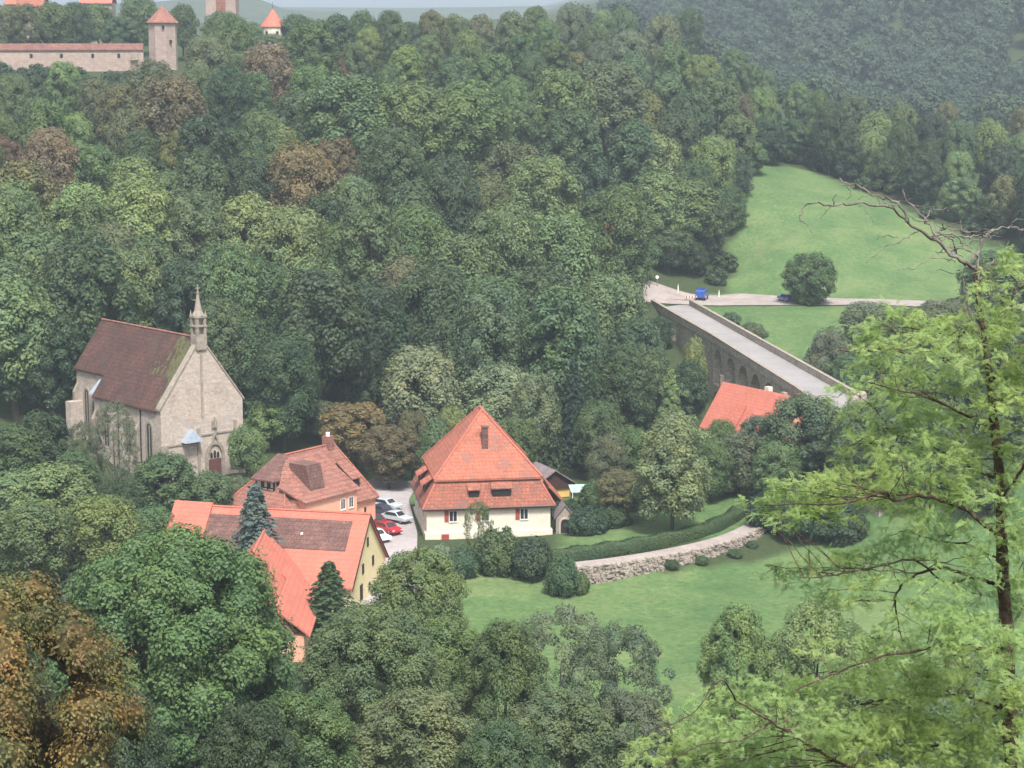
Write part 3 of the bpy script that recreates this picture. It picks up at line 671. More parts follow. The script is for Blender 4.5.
# dormers on the left slope
for yy in (3.0, 9.0):
    d = MB(); d.box(.05, yy, 5.9, .15, yy + 2.2, 6.9); o = d.build('dormer', M['timber'], ml)
    r_ = MB(); r_.slab([(-.35, yy - .2, 6.85), (-.35, yy + 2.4, 6.85), (1.2, yy + 2.4, 7.8), (1.2, yy - .2, 7.8)], (0, 0, .15)); r_.build('dormer_roof', M['roof_orange'], o)
for a in (3.0, 8.0, 12.5): window(ml, (0, a, 3.2), '-x', .9, 1.3, shutter='l')
# lean-to at the right side, with its own little stone gable
mb = MB(); mb.box(W_ + .02, 3.5, -1, W_ + 2.6, L_ - 1, 3.4); mb.build('side_annex', M['stone_trim'], ml)
mb = MB(); mb.slab([(W_ + .3, 3.2, 6.3), (W_ + 3.0, 3.2, 3.3), (W_ + 3.0, L_ - .7, 3.3), (W_ + .3, L_ - .7, 6.3)], (0, 0, -.22)); mb.build('annex_roof', M['roof_orange'], ml)
sg_ = thing('stone_porch', 'small grey stone gabled porch with round arch at the right corner of the cream house', 'porch', (7.0, 282.0, 1.4), R(8.2))
mb = MB(); mb.slab([(-1.2, 0, -1), (1.2, 0, -1), (1.2, 0, 2.6), (0, 0, 4.1), (-1.2, 0, 2.6)], (0, 2.6, 0)); mb.build('wall', M['stone_trim'], sg_)
opening(sg_, 'doorway', (0, 0, .2), '-y', 1.1, 1.5, 'dark', .6, .03); archring(sg_, 'arch', (0, 0, .2), '-y', 1.2, 1.5, .65, .22, 'stone_church', .1)
mb = MB(); mb.slab([(-1.45, -.2, 2.35), (-1.45, 2.7, 2.35), (0, 2.7, 4.2), (0, -.2, 4.2)], (0, 0, .16)); mb.slab([(1.45, -.2, 2.35), (0, -.2, 4.2), (0, 2.7, 4.2), (1.45, 2.7, 2.35)], (0, 0, .16)); mb.build('roof', M['grey_roof'], sg_)

# ------------------------------------------------------------------ barn behind the mill
bb = thing('yellow_barn', 'small yellow walled barn with dark timber gable and grey roof behind the cream house', 'barn', (3.0, 299.5, .3), R(24))
mb = MB(); mb.box(.5, .5, -1, 6.0, 10, 3.4); mb.build('wall', M['plaster_deep'], bb)
mb = MB(); mb.slab([(.1, .2, 3.3), (6.5, .2, 3.3), (6.5, .2, 3.9), (3.3, .2, 5.8), (.1, .2, 3.9)], (0, .3, 0)); mb.build('gable_boarding', M['timber_red'], bb)
mb = MB()
for sg in (-1, 1): mb.slab([(3.3 + sg * 3.7, -.3, 3.55), (3.3 + sg * 3.7, 10.5, 3.55), (3.3, 10.5, 5.95), (3.3, -.3, 5.95)], (0, 0, .18))
mb.build('roof', M['grey_roof'], bb)
mb = MB(); mb.box(1.5, .46, 1.2, 3.0, .52, 3.0); mb.build('door', M['timber'], bb)
pv = thing('garden_pavilion', 'turquoise sheeted garden shelter on posts beside the yellow barn', 'shelter', atz(583, 504, 2.3), R(10))
mb = MB(); mb.slab([(-1.9, -1.1, 1.9), (1.9, -1.1, 1.9), (1.9, .9, 2.5), (-1.9, .9, 2.5)], (0, 0, .12)); mb.build('roof_sheet', M['teal'], pv)
for a, c in ((-1.7, -1), (1.7, -1), (-1.7, .8), (1.7, .8)):
    mb = MB(); mb.box(a - .06, c - .06, -.6, a + .06, c + .06, 2.0 + (.4 if c > 0 else 0)); mb.build('post', M['white'], pv)

# ------------------------------------------------------------------ pink house
pk = thing('pink_house', 'salmon pink house with weathered hipped roof and timbered gablet', 'house', (-29.6, 278.3, 2.0), R(53.1))
# local x runs along the ridge away from the camera, -y faces the yard
x0, x1, hw, zE, zr = -6.3, 12.0, 5.9, 4.4, 11.1
mb = MB(); mb.box(x0 + .6, -hw + .4, -1.5, x1 - .3, hw - .4, zE); mb.build('wall', M['plaster_pink'], pk)
mb = MB()
A = (x0, -hw, zE - .1); B_ = (x1, -hw, zE - .1); Cc = (x1, hw, zE - .1); D = (x0, hw, zE - .1); R1 = (0, 0, zr); R2 = (9.7, 0, zr)
mb.slab([A, B_, R2, R1], (0, 0, -.25)); mb.slab([B_, Cc, R2], (0, 0, -.25)); mb.slab([Cc, D, R1, R2], (0, 0, -.25)); mb.slab([D, A, R1], (0, 0, -.25))
rf = mb.build('roof', M['roof_pink'], pk)
mb = MB()
for p, q in ((A, R1), (D, R1), (B_, R2), (Cc, R2), (R1, R2)): mb.tube([(p[0], p[1], p[2] + .05), (q[0], q[1], q[2] + .05)], .14, 6)
mb.build('hip_tiles', M['roof_orange'], rf)
wing = MB(); wing.box(-3.4, -hw - 1.0, -1.5, 6.4, -hw + 2.4, 6.35); wg = wing.build('front_wing', M['plaster_pink'], pk)
mb = MB(); mb.slab([(-3.9, -hw - 1.35, 6.2), (6.8, -hw - 1.35, 6.2), (6.1, -.7, 10.7), (-.6, -.7, 10.7)], (0, 0, .25))
mb.slab([(-3.9, -hw - 1.35, 6.2), (-.6, -.7, 10.7), (-3.9, -2.7, 7.6)], (0, 0, .25)); mb.slab([(6.8, -hw - 1.35, 6.2), (6.8, -2.7, 8.2), (6.1, -.7, 10.7)], (0, 0, .25)); mb.build('wing_roof', M['roof_pink'], pk)
mb = MB(); mb.slab([(-1.4, -6.0, 7.0), (1.3, -6.0, 7.0), (1.3, -5.2, 10.6), (-1.4, -5.2, 10.6)], (0, 3.0, 0)); mb.build('tile_hung_dormer', M['roof_old'], pk)
for a in (3.6, 5.2): window(pk, (a, -hw - 1.0, 4.9), '-y', .75, 1.3, shutter=None)
for a in (3.6, 5.2): window(pk, (a, -hw - 1.0, 1.9), '-y', .75, 1.2)
opening(pk, 'attic_hatch', (9.6, -hw + .4, 2.6), '-y', .35, .6, 'dark')
d = dormer(pk, 8.0, 9.6, -4.6, 5.9, -2.0, 9.1, 1.2, 'roof_pink', 'timber', [(8.15, 8.8), (8.85, 9.45)])
mb = MB(); mb.box(8.1, -.6, 10.2, 9.2, .6, 12.3); c_ = mb.build('chimney', M['roof_pink'], pk)
mb = MB(); mb.cyl((8.6, 0, 12.3), .28, .28, .5, 10); mb.build('chimney_cowl', M['white'], c_)
mb = MB(); mb.box(-3.6, -1.6, 6.0, -1.2, 1.6, 9.0); gb = mb.build('gablet', M['plaster_cream'], pk)
mb = MB(); mb.slab([(-4.3, -1.9, 8.4), (-4.3, 1.9, 8.4), (-.3, .7, 11.15), (-.3, -.7, 11.15)], (0, 0, .2)); mb.slab([(-4.3, -1.9, 8.4), (-.3, -.7, 11.15), (-.8, -2.4, 8.3)], (0, 0, .2)); mb.build('gablet_roof', M['roof_old'], gb)
mb = MB()
for y in (-1.6, -.55, .45, 1.45): mb.box(-3.66, y - .02, 6.0, -3.6, y + .16, 8.6)
for z in (6.3, 7.4, 8.4): mb.box(-3.67, -1.6, z, -3.605, 1.6, z + .16)
for x in (-3.6, -2.5, -1.5): mb.box(x, -1.66, 6.2, x + .15, -1.6, 8.6)
mb.box(-3.6, -1.67, 7.3, -1.2, -1.605, 7.45); mb.build('timber_frame', M['timber'], gb)
for y in (-1.0, .1): mb = MB(); mb.box(-3.64, y, 7.55, -3.58, y + .6, 8.35); mb.build('pane', M['glass'], gb)
mb = MB(); mb.box(-3.2, -1.64, 7.5, -2.6, -1.58, 8.3); mb.build('pane', M['glass'], gb)
# little porch roof at the wing's left foot
mb = MB(); mb.slab([(-5.9, -hw - 1.5, 3.4), (-3.5, -hw - 1.5, 3.4), (-3.5, -hw + .6, 6.0), (-5.9, -hw + .6, 6.0)], (0, 0, .2)); pr = mb.build('porch_roof', M['roof_pink'], pk)
mb = MB(); mb.box(-5.6, -hw - 1.2, -1, -3.6, -hw + .4, 3.4); pw = mb.build('porch_wall', M['plaster_cream'], pk)
window(pk, (-4.5, -hw - 1.2, 2.4), '-y', .8, .9, fr='timber')

# ------------------------------------------------------------------ yellow-gabled long barn
bn = thing('long_barn', 'long barn with red and brown patched roof and yellow gable end', 'barn', (-18.73, 246.56, .7), R(77.3))
W_, L_, zE, zr = 14.6, 20.0, 3.4, 10.0
mb = MB(); mb.slab([(0, 0, -1.5), (W_, 0, -1.5), (W_, 0, zE), (W_ / 2, 0, zr - .1), (0, 0, zE)], (0, .5, 0)); mb.box(0.001, .5, -1.5, W_ - .001, L_, zE); mb.build('wall', M['plaster_yellow'], bn)
mb = MB(); s_ = (zr - zE) / (W_ / 2)
for sg in (-1, 1): mb.slab([(W_ / 2 + sg * (W_ / 2 + .5), -.35, zE - .5 * s_ + .1), (W_ / 2 + sg * (W_ / 2 + .5), L_, zE - .5 * s_ + .1), (W_ / 2, L_, zr + .1), (W_ / 2, -.35, zr + .1)], (0, 0, .22))
rf = mb.build('roof', M['roof_new'], bn)
def onroof(mb, t0, t1, y0, y1, lift=.05, th=.05):
    q = []
    for t_, y in ((t0, y0), (t0, y1), (t1, y1), (t1, y0)):
        x = W_ / 2 * (1 - t_); q.append((x, y, zr + .32 - t_ * W_ / 2 * s_ + lift))
    mb.slab(q, (0, 0, -th))
mb = MB(); onroof(mb, .12, .56, 1.6, 9.5); onroof(mb, .12, .98, 9.502, L_ - .2); mb.build('old_tile_field', M['roof_old'], rf)
mb = MB(); mb.tube([(W_ / 2, -.35, zr + .33), (W_ / 2, L_, zr + .33)], .16, 6); mb.build('ridge_tiles', M['roof_new'], rf)
mb = MB(); 
for sg in (-1, 1): mb.slab([(W_ / 2 + sg * (W_ / 2 + .52), -.42, zE - .5 * s_ - .12), (W_ / 2, -.42, zr + .02), (W_ / 2, -.42, zr + .3), (W_ / 2 + sg * (W_ / 2 + .52), -.42, zE - .5 * s_ + .16)], (0, .06, 0))
mb.build('verge_board', M['timber'], rf)
for a, z, ww, hh in ((5.0, 3.6, .7, 1.2), (9.2, 3.6, .7, 1.2), (7.1, 6.4, .6, 1.1), (4.2, .6, 1.0, 1.9), (7.6, 1.0, .7, .9)):
    opening(bn, 'hatch' if ww < 1 else 'door', (a, 0, z), '-y', ww, hh, 'timber')
mb = MB(); onroof(mb, .33, .355, 7.3, 7.55, .12, .1); mb.build('roof_light', M['white'], rf)
wn = thing('red_roofed_barn_wing', 'lower left end of the farm range with a plain bright red roof', 'barn', Vector((-18.73, 246.56, .7)) + Vector((-math.sin(R(77.3)), math.cos(R(77.3)), 0)) * 20.2, R(75))
mb = MB(); mb.slab([(.8, 0, -1.5), (13.8, 0, -1.5), (13.8, 0, 3.8), (7.3, 0, 10.4), (.8, 0, 3.8)], (0, 4.0, 0)); mb.build('wall', M['plaster_cream'], wn)
mb = MB()
for sg in (-1, 1): mb.slab([(7.3 + sg * 7.3, -.5, 3.1), (7.3 + sg * 7.3, 4.4, 3.0), (7.3, 4.4, 10.55), (7.3, -.5, 10.55)], (0, 0, .22))
mb.build('roof', M['roof_new'], wn)

# ------------------------------------------------------------------ orange house in front, half hidden by the big tree
fh = thing('orange_farmhouse', 'bright red roofed farmhouse with stepped eaves half hidden behind the big green tree', 'house', (-28.9, 228, .5))
mb = MB(); mb.slab([(-5.0, 0, -1.5), (5.0, 0, -1.5), (5.0, 0, 3.3), (0, 0, 9.3), (-5.0, 0, 3.3)], (0, 21, 0)); mb.box(5.0, 0.01, -1.5, 6.5, 13, 3.0); mb.build('wall', M['plaster_pink'], fh)
mb = MB(); mb.slab([(0, -.4, 9.5), (5.4, -.4, 3.1), (5.4, 21.5, 3.1), (0, 21.5, 9.5)], (0, 0, .24)); mb.slab([(0, -.4, 9.5), (0, 21.5, 9.5), (-5.4, 21.5, 3.1), (-5.4, -.4, 3.1)], (0, 0, .24)); rf = mb.build('roof', M['roof_new'], fh)
mb = MB(); mb.slab([(3.4, -.4, 5.9), (7.2, -.4, 2.95), (7.2, 13.3, 2.95), (3.4, 13.3, 5.9)], (0, 0, .22)); mb.build('catslide_roof', M['roof_new'], fh)
mb = MB(); mb.tube([(0, -.4, 9.75), (0, 21.5, 9.75)], .15, 6); mb.build('ridge_tiles', M['roof_new'], rf)
mb = MB(); mb.slab([(2.8, 12.6, 6.35), (6.0, 12.6, 3.4), (6.0, 17.5, 3.4), (2.8, 17.5, 6.35)], (0, 0, .35)); mb.build('dormer_roof', M['roof_new'], fh)
mb = MB(); mb.box(3.2, 13.3, 3.0, 5.6, 13.45, 4.6); mb.build('dormer_cheek', M['timber'], fh)
for y in (3.0, 7.0, 10.5): window(fh, (6.5, y, 1.4), '+x', .8, 1.1)
opening(fh, 'door', (6.5, 12.0, -.4), '+x', .9, 2.0, 'door')
mb = MB(); mb.tube([(6.62, 12.9, -1), (6.62, 12.9, 2.9)], .06, 6); mb.build('downpipe', M['metal'], fh)
sh = thing('small_red_shed', 'small gabled shed with a red roof poking up left of the blue spruce', 'shed', (-34.6, 255.5, 1.0), R(-30))
mb = MB(); mb.slab([(-1.8, 0, -1), (1.8, 0, -1), (1.8, 0, 4.1), (0, 0, 5.8), (-1.8, 0, 4.1)], (0, 4, 0)); mb.build('wall', M['plaster_cream'], sh)
mb = MB()
for sg in (-1, 1): mb.slab([(sg * 2.2, -.3, 3.8), (sg * 2.2, 4.3, 3.8), (0, 4.3, 6.0), (0, -.3, 6.0)], (0, 0, .18))
mb.build('roof', M['roof_new'], sh)

# ------------------------------------------------------------------ house by the bridge
p = atz(723, 383, 15); q = atz(790, 397, 15); ang = math.atan2(q.y - p.y, q.x - p.x); Lb_ = (q - p).length
bh = thing('bridge_house', 'red roofed house standing against the bridge arches', 'house', (p.x, p.y, 3.5), ang)
zr, zE = 11.5, 6.2; hw = 3.5
mb = MB(); mb.slab([(0.3, -hw, -2), (0.3, hw, -2), (0.3, hw, zE), (0.3, 0, zr - .1), (0.3, -hw, zE)], (Lb_ - .6, 0, 0)); mb.build('wall', M['plaster_pink'], bh)
mb = MB(); mb.slab([(0, 0, zr), (Lb_, 0, zr), (Lb_ + .1, -hw - .9, zE - 1.1), (-.1, -hw - .9, zE - 1.1)], (0, 0, .22)); mb.slab([(0, 0, zr), (-.1, hw + .4, zE - .5), (Lb_ + .1, hw + .4, zE - .5), (Lb_, 0, zr)], (0, 0, .22)); mb.build('roof', M['roof_new'], bh)
mb = MB(); mb.slab([(5.6, -3.9, 6.2), (7.4, -3.9, 6.2), (7.6, -2.0, 9.1), (5.5, -2.0, 9.1)], (0, 0, .3)); dm = mb.build('dormer_roof', M['roof_new'], bh)
mb = MB(); mb.box(5.7, -3.8, 5.4, 7.3, -3.6, 6.2); mb.build('dormer_window', M['glass'], dm)
d = MB(); d.box(9.9, -4.0, 5.2, 11.2, -2.4, 7.3); o = d.build('dormer', M['timber'], bh); d = MB(); d.slab([(9.7, -4.3, 7.25), (11.4, -4.3, 7.25), (11.4, -1.9, 8.8), (9.7, -1.9, 8.8)], (0, 0, .2)); d.build('dormer_roof', M['roof_new'], o)
mb = MB(); mb.box(9.0, .2, 10.6, 9.9, 1.0, 12.2); mb.build('chimney', M['plaster_cream'], bh)
mb = MB(); mb.box(Lb_ - 2.2, .1, 10.4, Lb_ - 1.4, .8, 11.9); mb.build('chimney', M['stone_trim'], bh)

# ------------------------------------------------------------------ town wall and towers on the plateau
tw = thing('town_wall', 'long pinkish stone town wall with a narrow red tiled wall-walk roof', 'wall', (-110, 552, 50))
a, b_ = atd(-120, 46, 545) - Vector((-110, 552, 50)), atd(143, 43, 552) - Vector((-110, 552, 50))
d = (b_ - a); d.z = 0; d.normalize(); nn = Vector((-d.y, d.x, 0))
mb = MB(); q = [a, b_, b_ + nn * 1.6, a + nn * 1.6]; mb.slab([(p.x, p.y, -3) for p in q], (0, 0, a.z + 3 - .9)); mb.build('masonry', M['stone_town'], tw)
mb = MB(); q = [a - nn * .35, b_ - nn * .35, b_ + nn * 1.0, a + nn * 1.0]; mb.slab([(q[0].x, q[0].y, a.z - 1.2), (q[1].x, q[1].y, a.z - 1.2), (q[2].x, q[2].y, a.z + .3), (q[3].x, q[3].y, a.z + .3)], (0, 0, .25)); mb.build('wall_walk_roof', M['roof_wall'], tw)
Lw = (b_ - a).length
for s_ in (.16, .30, .42, .565, .68, .80, .90):
    p = a + d * Lw * s_; mb = MB(); q = [p - nn * .08, p + d * .7 - nn * .08, p + d * .7 + nn * .2, p + nn * .2]; mb.slab([(v_.x, v_.y, a.z - 3.0) for v_ in q], (0, 0, 1.0)); mb.build('loophole', M['dark'], tw)
p = a + d * Lw * .95; mb = MB(); q = [p - nn * .9, p + d * 2 - nn * .9, p + d * 2, p]; mb.slab([(v_.x, v_.y, a.z - 3.6) for v_ in q], (0, 0, 1.7)); mb.build('bay', M['stone_trim'], tw)
def tower(name, label, px, base, wpx, eave, top, Y, mat, rmat, n=16, rot=0, cat='tower', over=1.12, flat=False):
    c = atd(px, eave, Y); r = wpx / 2 * Y / FPX; zb = Hgt(c.x, Y) - 2
    t_ = thing(name, label, cat, (c.x, Y, zb), rot); h = c.z - zb; zt = atd(px, top, Y).z - zb
    mb = MB(); mb.cyl((0, 0, 0), r, r * .98, h, n); sh_ = mb.build('shaft', mat, t_)
    mb = MB()
    if n > 8: mb.cyl((0, 0, h - .15), r * over, r * .42, (zt - h) * .62, n); mb.cyl((0, 0, h - .15 + (zt - h) * .62), r * .42, .04, (zt - h) * .38, n)
    else: mb.cyl((0, 0, h - .15), r * over, .04, zt - h, n)
    mb.build('roof', rmat, t_)
    return t_, r, h
t_, r_, h_ = tower('wall_tower', 'round stone tower with a conical brown tiled cap ending the town wall', 162.5, 60, 29, 22, 5, 556, M['stone_town'], M['roof_pink'], 8, R(22.5), over=1.14)
for a_, z_ in ((-.2, h_ - 1.6), (.3, h_ - 5.2)): mb = MB(); mb.box(a_ * r_ - .3, -r_ - .05, z_, a_ * r_ + .3, -r_ * .6, z_ + .8); mb.build('loophole', M['dark'], t_)
t_, r_, h_ = tower('square_gate_tower', 'tall square gate tower with a central red panel cut by the top edge', 222, 40, 42, -22, -40, 620, M['stone_town'], M['roof_pink'], 4, R(45))
mb = MB(); k = r_ * .70; mb.box(-1.3, -k - .12, h_ - 12, 1.3, -k + .3, h_ - 1); 
o = mb.build('red_panel', M['roof_pink'], t_); o.rotation_euler = (0, 0, -R(45))
t_, r_, h_ = tower('red_cone_tower', 'pale tower with a bright red pointed cone roof among the trees', 273, 50, 23, 26, 8, 575, M['plaster_cream'], M['roof_new'], 16)
mb = MB(); mb.cyl((0, 0, h_ + 4), .08, .03, 2.2, 6); mb.build('finial', M['metal'], t_)
for a_ in (-.45, .45): mb = MB(); mb.box(a_ * r_ - .3, -r_ - .03, h_ - 2.2, a_ * r_ + .3, -r_ * .5, h_ - 1.3); mb.build('loophole', M['dark'], t_)
for px_, w_, top_, eav_, lab, mt in ((30, 26, -8, 6, 'crimson roof of a town house behind the wall trees', 'roof_mill'), (96, 30, -10, 3, 'orange roof of a town house at the top edge behind the wall', 'roof_new'), (14, 18, -4, 4, 'leftmost town house roof at the top edge', 'roof_orange')):
    Yh = 640 if px_ != 14 else 655; c = atd(px_, eav_, Yh); hwid = w_ / 2 * Yh / FPX; zb = Hgt(c.x, Yh) - 1
    t_ = thing('town_house', lab, 'house', (c.x, Yh, zb)); h = c.z - zb; zt = atd(px_, top_, Yh).z - zb
    mb = MB(); mb.box(-hwid, 0, 0, hwid, 7, h); mb.build('wall', M['stone_trim'], t_)
    mb = MB(); mb.slab([(-hwid - .3, -.5, h - .2), (hwid + .3, -.5, h - .2), (hwid + .3, 3.5, zt), (-hwid - .3, 3.5, zt)], (0, 0, .2)); mb.slab([(-hwid - .3, 7.5, h - .2), (-hwid - .3, 3.5, zt), (hwid + .3, 3.5, zt), (hwid + .3, 7.5, h - .2)], (0, 0, .2)); mb.build('roof', M[mt], t_)
    window(t_, (0, 0, h - 1.5), '-y', .9, 1.2)

# ------------------------------------------------------------------ vehicles
def car(name, label, cat, loc, rz, paint, estate=False, van=False, group=None):
    t_ = thing(name, label, cat, loc, rz, group)
    L, Wd, Hh = (4.3, 1.76, 1.46) if not van else (4.9, 1.95, 2.15)
    if van: prof = [(-.5, .30), (.5, .30), (.5, .52), (.47, .60), (.36, .66), (.27, .95), (.22, 1.0), (-.46, 1.0), (-.5, .9)]
    elif estate: prof = [(-.5, .25), (.5, .25), (.5, .5), (.46, .58), (.24, .64), (.10, .97), (.0, 1.0), (-.36, .98), (-.47, .68), (-.5, .6)]
    else: prof = [(-.5, .25), (.5, .25), (.5, .48), (.46, .56), (.22, .62), (.06, .97), (-.06, 1.0), (-.24, .96), (-.42, .68), (-.5, .62)]
    k = len(prof); v = []
    for sy in (-1, 1):
        for ins_, ww in ((0, 1.0), ):
            for (x, z) in prof:
                wsc = 1.0 if z < .6 else 1.0 - (z - .6) * .42
                v.append((x * L, sy * Wd / 2 * wsc, z * Hh))
    f = [tuple(range(k)), tuple(range(2 * k - 1, k - 1, -1))] + [(i, k + i, k + (i + 1) % k, (i + 1) % k) for i in range(k)]
    mb = MB(); mb.add(v, f); body = mb.build('body', M['car_' + paint], t_, bevel=.05)
    # glass: side bands, windscreen and rear window slightly proud
    def P(x, z, sy, o=.012): wsc = 1.0 - (z - .6) * .42; return (x * L, sy * (Wd / 2 * wsc + o), z * Hh)
    xa, xb, xc, xd = (.235, .10, -.02, -.30) if van is False and not estate else ((.22, .09, -.02, -.40) if not van else (.33, .26, .10, -.40))
    for sy in (-1, 1):
        mb = MB(); q = [P(xa - .03, .66, sy), P(xb - .02, .92, sy), P(xd + .04, .92, sy), P(xd - .05, .66, sy)]; mb.slab(q, (0, sy * .012, 0)); mb.build('side_window', M['glass'], t_)
    fr, bk = (( .22, .62), (.06, .97)), ((-.24, .96), (-.42, .68))
    if estate: fr, bk = ((.24, .64), (.10, .97)), ((-.36, .98), (-.47, .68))
    if van: fr, bk = ((.36, .66), (.27, .95)), ((-.46, 1.0), (-.5, .6))
    for (p0, p1), nm in ((fr, 'windscreen'), (bk, 'rear_window')):
        mb = MB(); q = []
        for (x, z), wq in ((p0, .42), (p1, .38)):
            for sy in (-1, 1): q.append((x, z, sy * Wd * wq))
        sgx = 1 if nm == 'windscreen' else -1
        pts = [(q[0][0] * L, q[0][2], q[0][1] * Hh + .0), (q[1][0] * L, q[1][2], q[1][1] * Hh), (q[3][0] * L, q[3][2], q[3][1] * Hh), (q[2][0] * L, q[2][2], q[2][1] * Hh)]
        cen = [sum(p[i] for p in pts) / 4 for i in range(3)]
        pts = [tuple(cen[i] + (p[i] - cen[i]) * .86 for i in range(3)) for p in pts]
        mb.slab([(p[0] + sgx * .015, p[1], p[2] + .015) for p in pts], (sgx * .012, 0, .012)); mb.build(nm, M['glass'], t_)
    for sx in (-.31, .31):
        for sy in (-1, 1):
            mb = MB(); mb.cyl((sx * L, sy * Wd / 2 - (.2 if sy > 0 else 0) - .01 * sy, .32), .32, .32, .2, 16, 'y'); wh = mb.build('wheel', M['tyre'], t_)
            mb = MB(); mb.cyl((sx * L, sy * (Wd / 2 + .0) - (.0 if sy > 0 else .02), .32), .19, .19, .02, 12, 'y'); mb.build('rim', M['rim'], wh)
    for sy in (-1, 1):
        mb = MB(); mb.box(L * .492, sy * Wd * .38 - .2, Hh * .42, L * .508, sy * Wd * .38 + .14, Hh * .51); mb.build('headlight', M['lamp_glass'], t_)
        mb = MB(); mb.box(-L * .508, sy * Wd * .4 - .14, Hh * .48, -L * .492, sy * Wd * .4 + .14, Hh * .60); mb.build('tail_light', M['taillight'], t_)
    return t_
cg = 'cars parked in the yard'
def onyard(px, py): p = atz(px, py, 1.9); return (p.x, p.y, Hgt(p.x, p.y) + .17)
car('parked_car', 'silver estate car parked farthest back beside the pink house', 'car', onyard(387, 511), R(-38), 'silver', True, group=cg)
car('parked_car', 'dark blue car parked between two silver cars in the yard', 'car', onyard(383, 517), R(-38), 'darkblue', group=cg)
car('parked_car', 'silver saloon car with its nose sticking out into the yard', 'car', onyard(397, 523), R(-38), 'silver', group=cg)
car('parked_car', 'bright red car parked in the yard', 'car', onyard(388, 533), R(-50), 'red', group=cg)
car('parked_car', 'dark red car half hidden behind the bright red one', 'car', onyard(376, 527), R(-50), 'darkred', group=cg)
car('parked_car', 'white car partly hidden by the yellow barn gable', 'car', onyard(377, 540), R(-50), 'white', group=cg)
p = atz(702, 299, DZ); car('blue_van', 'blue van with a pale roof stopped where the bridge meets the valley road', 'van', (p.x, p.y, Hgt(p.x, p.y) + .2), R(75), 'blue', van=True)
p = atz(786, 301, DZ); car('blue_car', 'small blue car on the valley road beside the lone round tree', 'car', (p.x, p.y, Hgt(p.x, p.y) + .2), R(112), 'blue', True)

# ------------------------------------------------------------------ road furniture
def post(px, py, label, h=1.1, board=None, z=DZ):
    p = atz(px, py, z); g = Hgt(p.x, p.y); t_ = thing('road_sign' if board else 'marker_post', label, 'sign' if board else 'post', (p.x, p.y, g))
    mb = MB(); mb.cyl((0, 0, 0), .06, .05, h, 8); mb.build('post', M['rim'] if board else M['white'], t_)
    if board: mb = MB(); mb.cyl((0, -.08, h - .35), board, board, .04, 16, 'y'); mb.build('sign_plate', M['white'], t_)
    else: mb = MB(); mb.box(-.1, -.1, 0, .1, .1, h * .8); mb.build('reflector_body', M['white'], t_)
post(657, 297, 'small round sign seen from behind at the far left end of the bridge', 2.4, .35)
post(678, 297, 'white marker post between the round sign and the blue van', 1.9, None)
post(719, 296, 'white marker post right of the blue van on the valley road verge', 1.6, None)
p = atz(693, 301, DZ); br_ = thing('road_barrier', 'red and white road barrier beside the blue van', 'barrier', (p.x - .4, p.y, Hgt(p.x, p.y) + .18), R(15))
mb = MB(); mb.box(-1.2, -.04, .55, 1.2, .04, .85); brd = mb.build('board', M['white'], br_)
for k in range(4): mb = MB(); mb.slab([(-1.15 + k * .6, -.06, .56), (-.85 + k * .6, -.06, .56), (-.75 + k * .6, -.06, .84), (-1.05 + k * .6, -.06, .84)], (0, .015, 0)); mb.build('stripe', M['car_red'], brd)
for sx in (-1, 1): mb = MB(); mb.box(sx - .05, -.25, 0, sx + .05, .25, .06); mb.box(sx - .04, -.03, .06, sx + .04, .03, .9); mb.build('leg', M['metal'], br_)
p = atz(654, 304, DZ); bl = thing('bollard', 'small dark bollard at the left corner of the bridge head', 'bollard', (p.x, p.y - .2, DZ)); mb = MB(); mb.cyl((0, 0, -.3), .16, .13, 1.2, 10); mb.cyl((0, 0, .9), .15, .05, .12, 10); mb.build('shaft', M['metal'], bl)
# low rail along the bridge head
a, b_ = atz(655, 303, DZ), atz(690, 302, DZ); gz = 13.5
gr_ = thing('guard_rail', 'low stone kerb wall along the far edge of the bridge head', 'wall', (a.x, a.y + 1.5, gz))
mb = MB(); mb.box(.4, -.2, -.5, (b_ - a).length - .5, .2, .55); mb.build('wall', M['stone_trim'], gr_)
# ------------------------------------------------------------------ tree prototypes
def icos(sub=1):
    bm = bmesh.new(); bmesh.ops.create_icosphere(bm, subdivisions=sub, radius=1)
    v = np.array([x.co[:] for x in bm.verts]); f = np.array([[q.index for q in p.verts] for p in bm.faces]); bm.free(); return v, f
ICO = icos(1)
def leaves(P, Nn, size, rg, jit=.5, asp=.62):
    """a pointed four-sided leaf clump at every point, facing roughly along the normal"""
    n = len(P); Nn = Nn + rg.normal(0, jit * .5, (n, 3)); Nn /= np.linalg.norm(Nn, axis=1)[:, None] + 1e-9
    a = rg.normal(0, 1, (n, 3)); a -= (a * Nn).sum(1)[:, None] * Nn; a /= np.linalg.norm(a, axis=1)[:, None] + 1e-9
    b_ = np.cross(Nn, a); s = size * rg.uniform(.6, 1.3, n)[:, None]
    bend = Nn * s * rg.uniform(-.25, .25, n)[:, None]
    V = np.stack([P - a * s, P - b_ * s * asp + bend, P + a * s, P + b_ * s * asp + bend], 1).reshape(-1, 3)
    return V, np.arange(4 * n).reshape(n, 4)
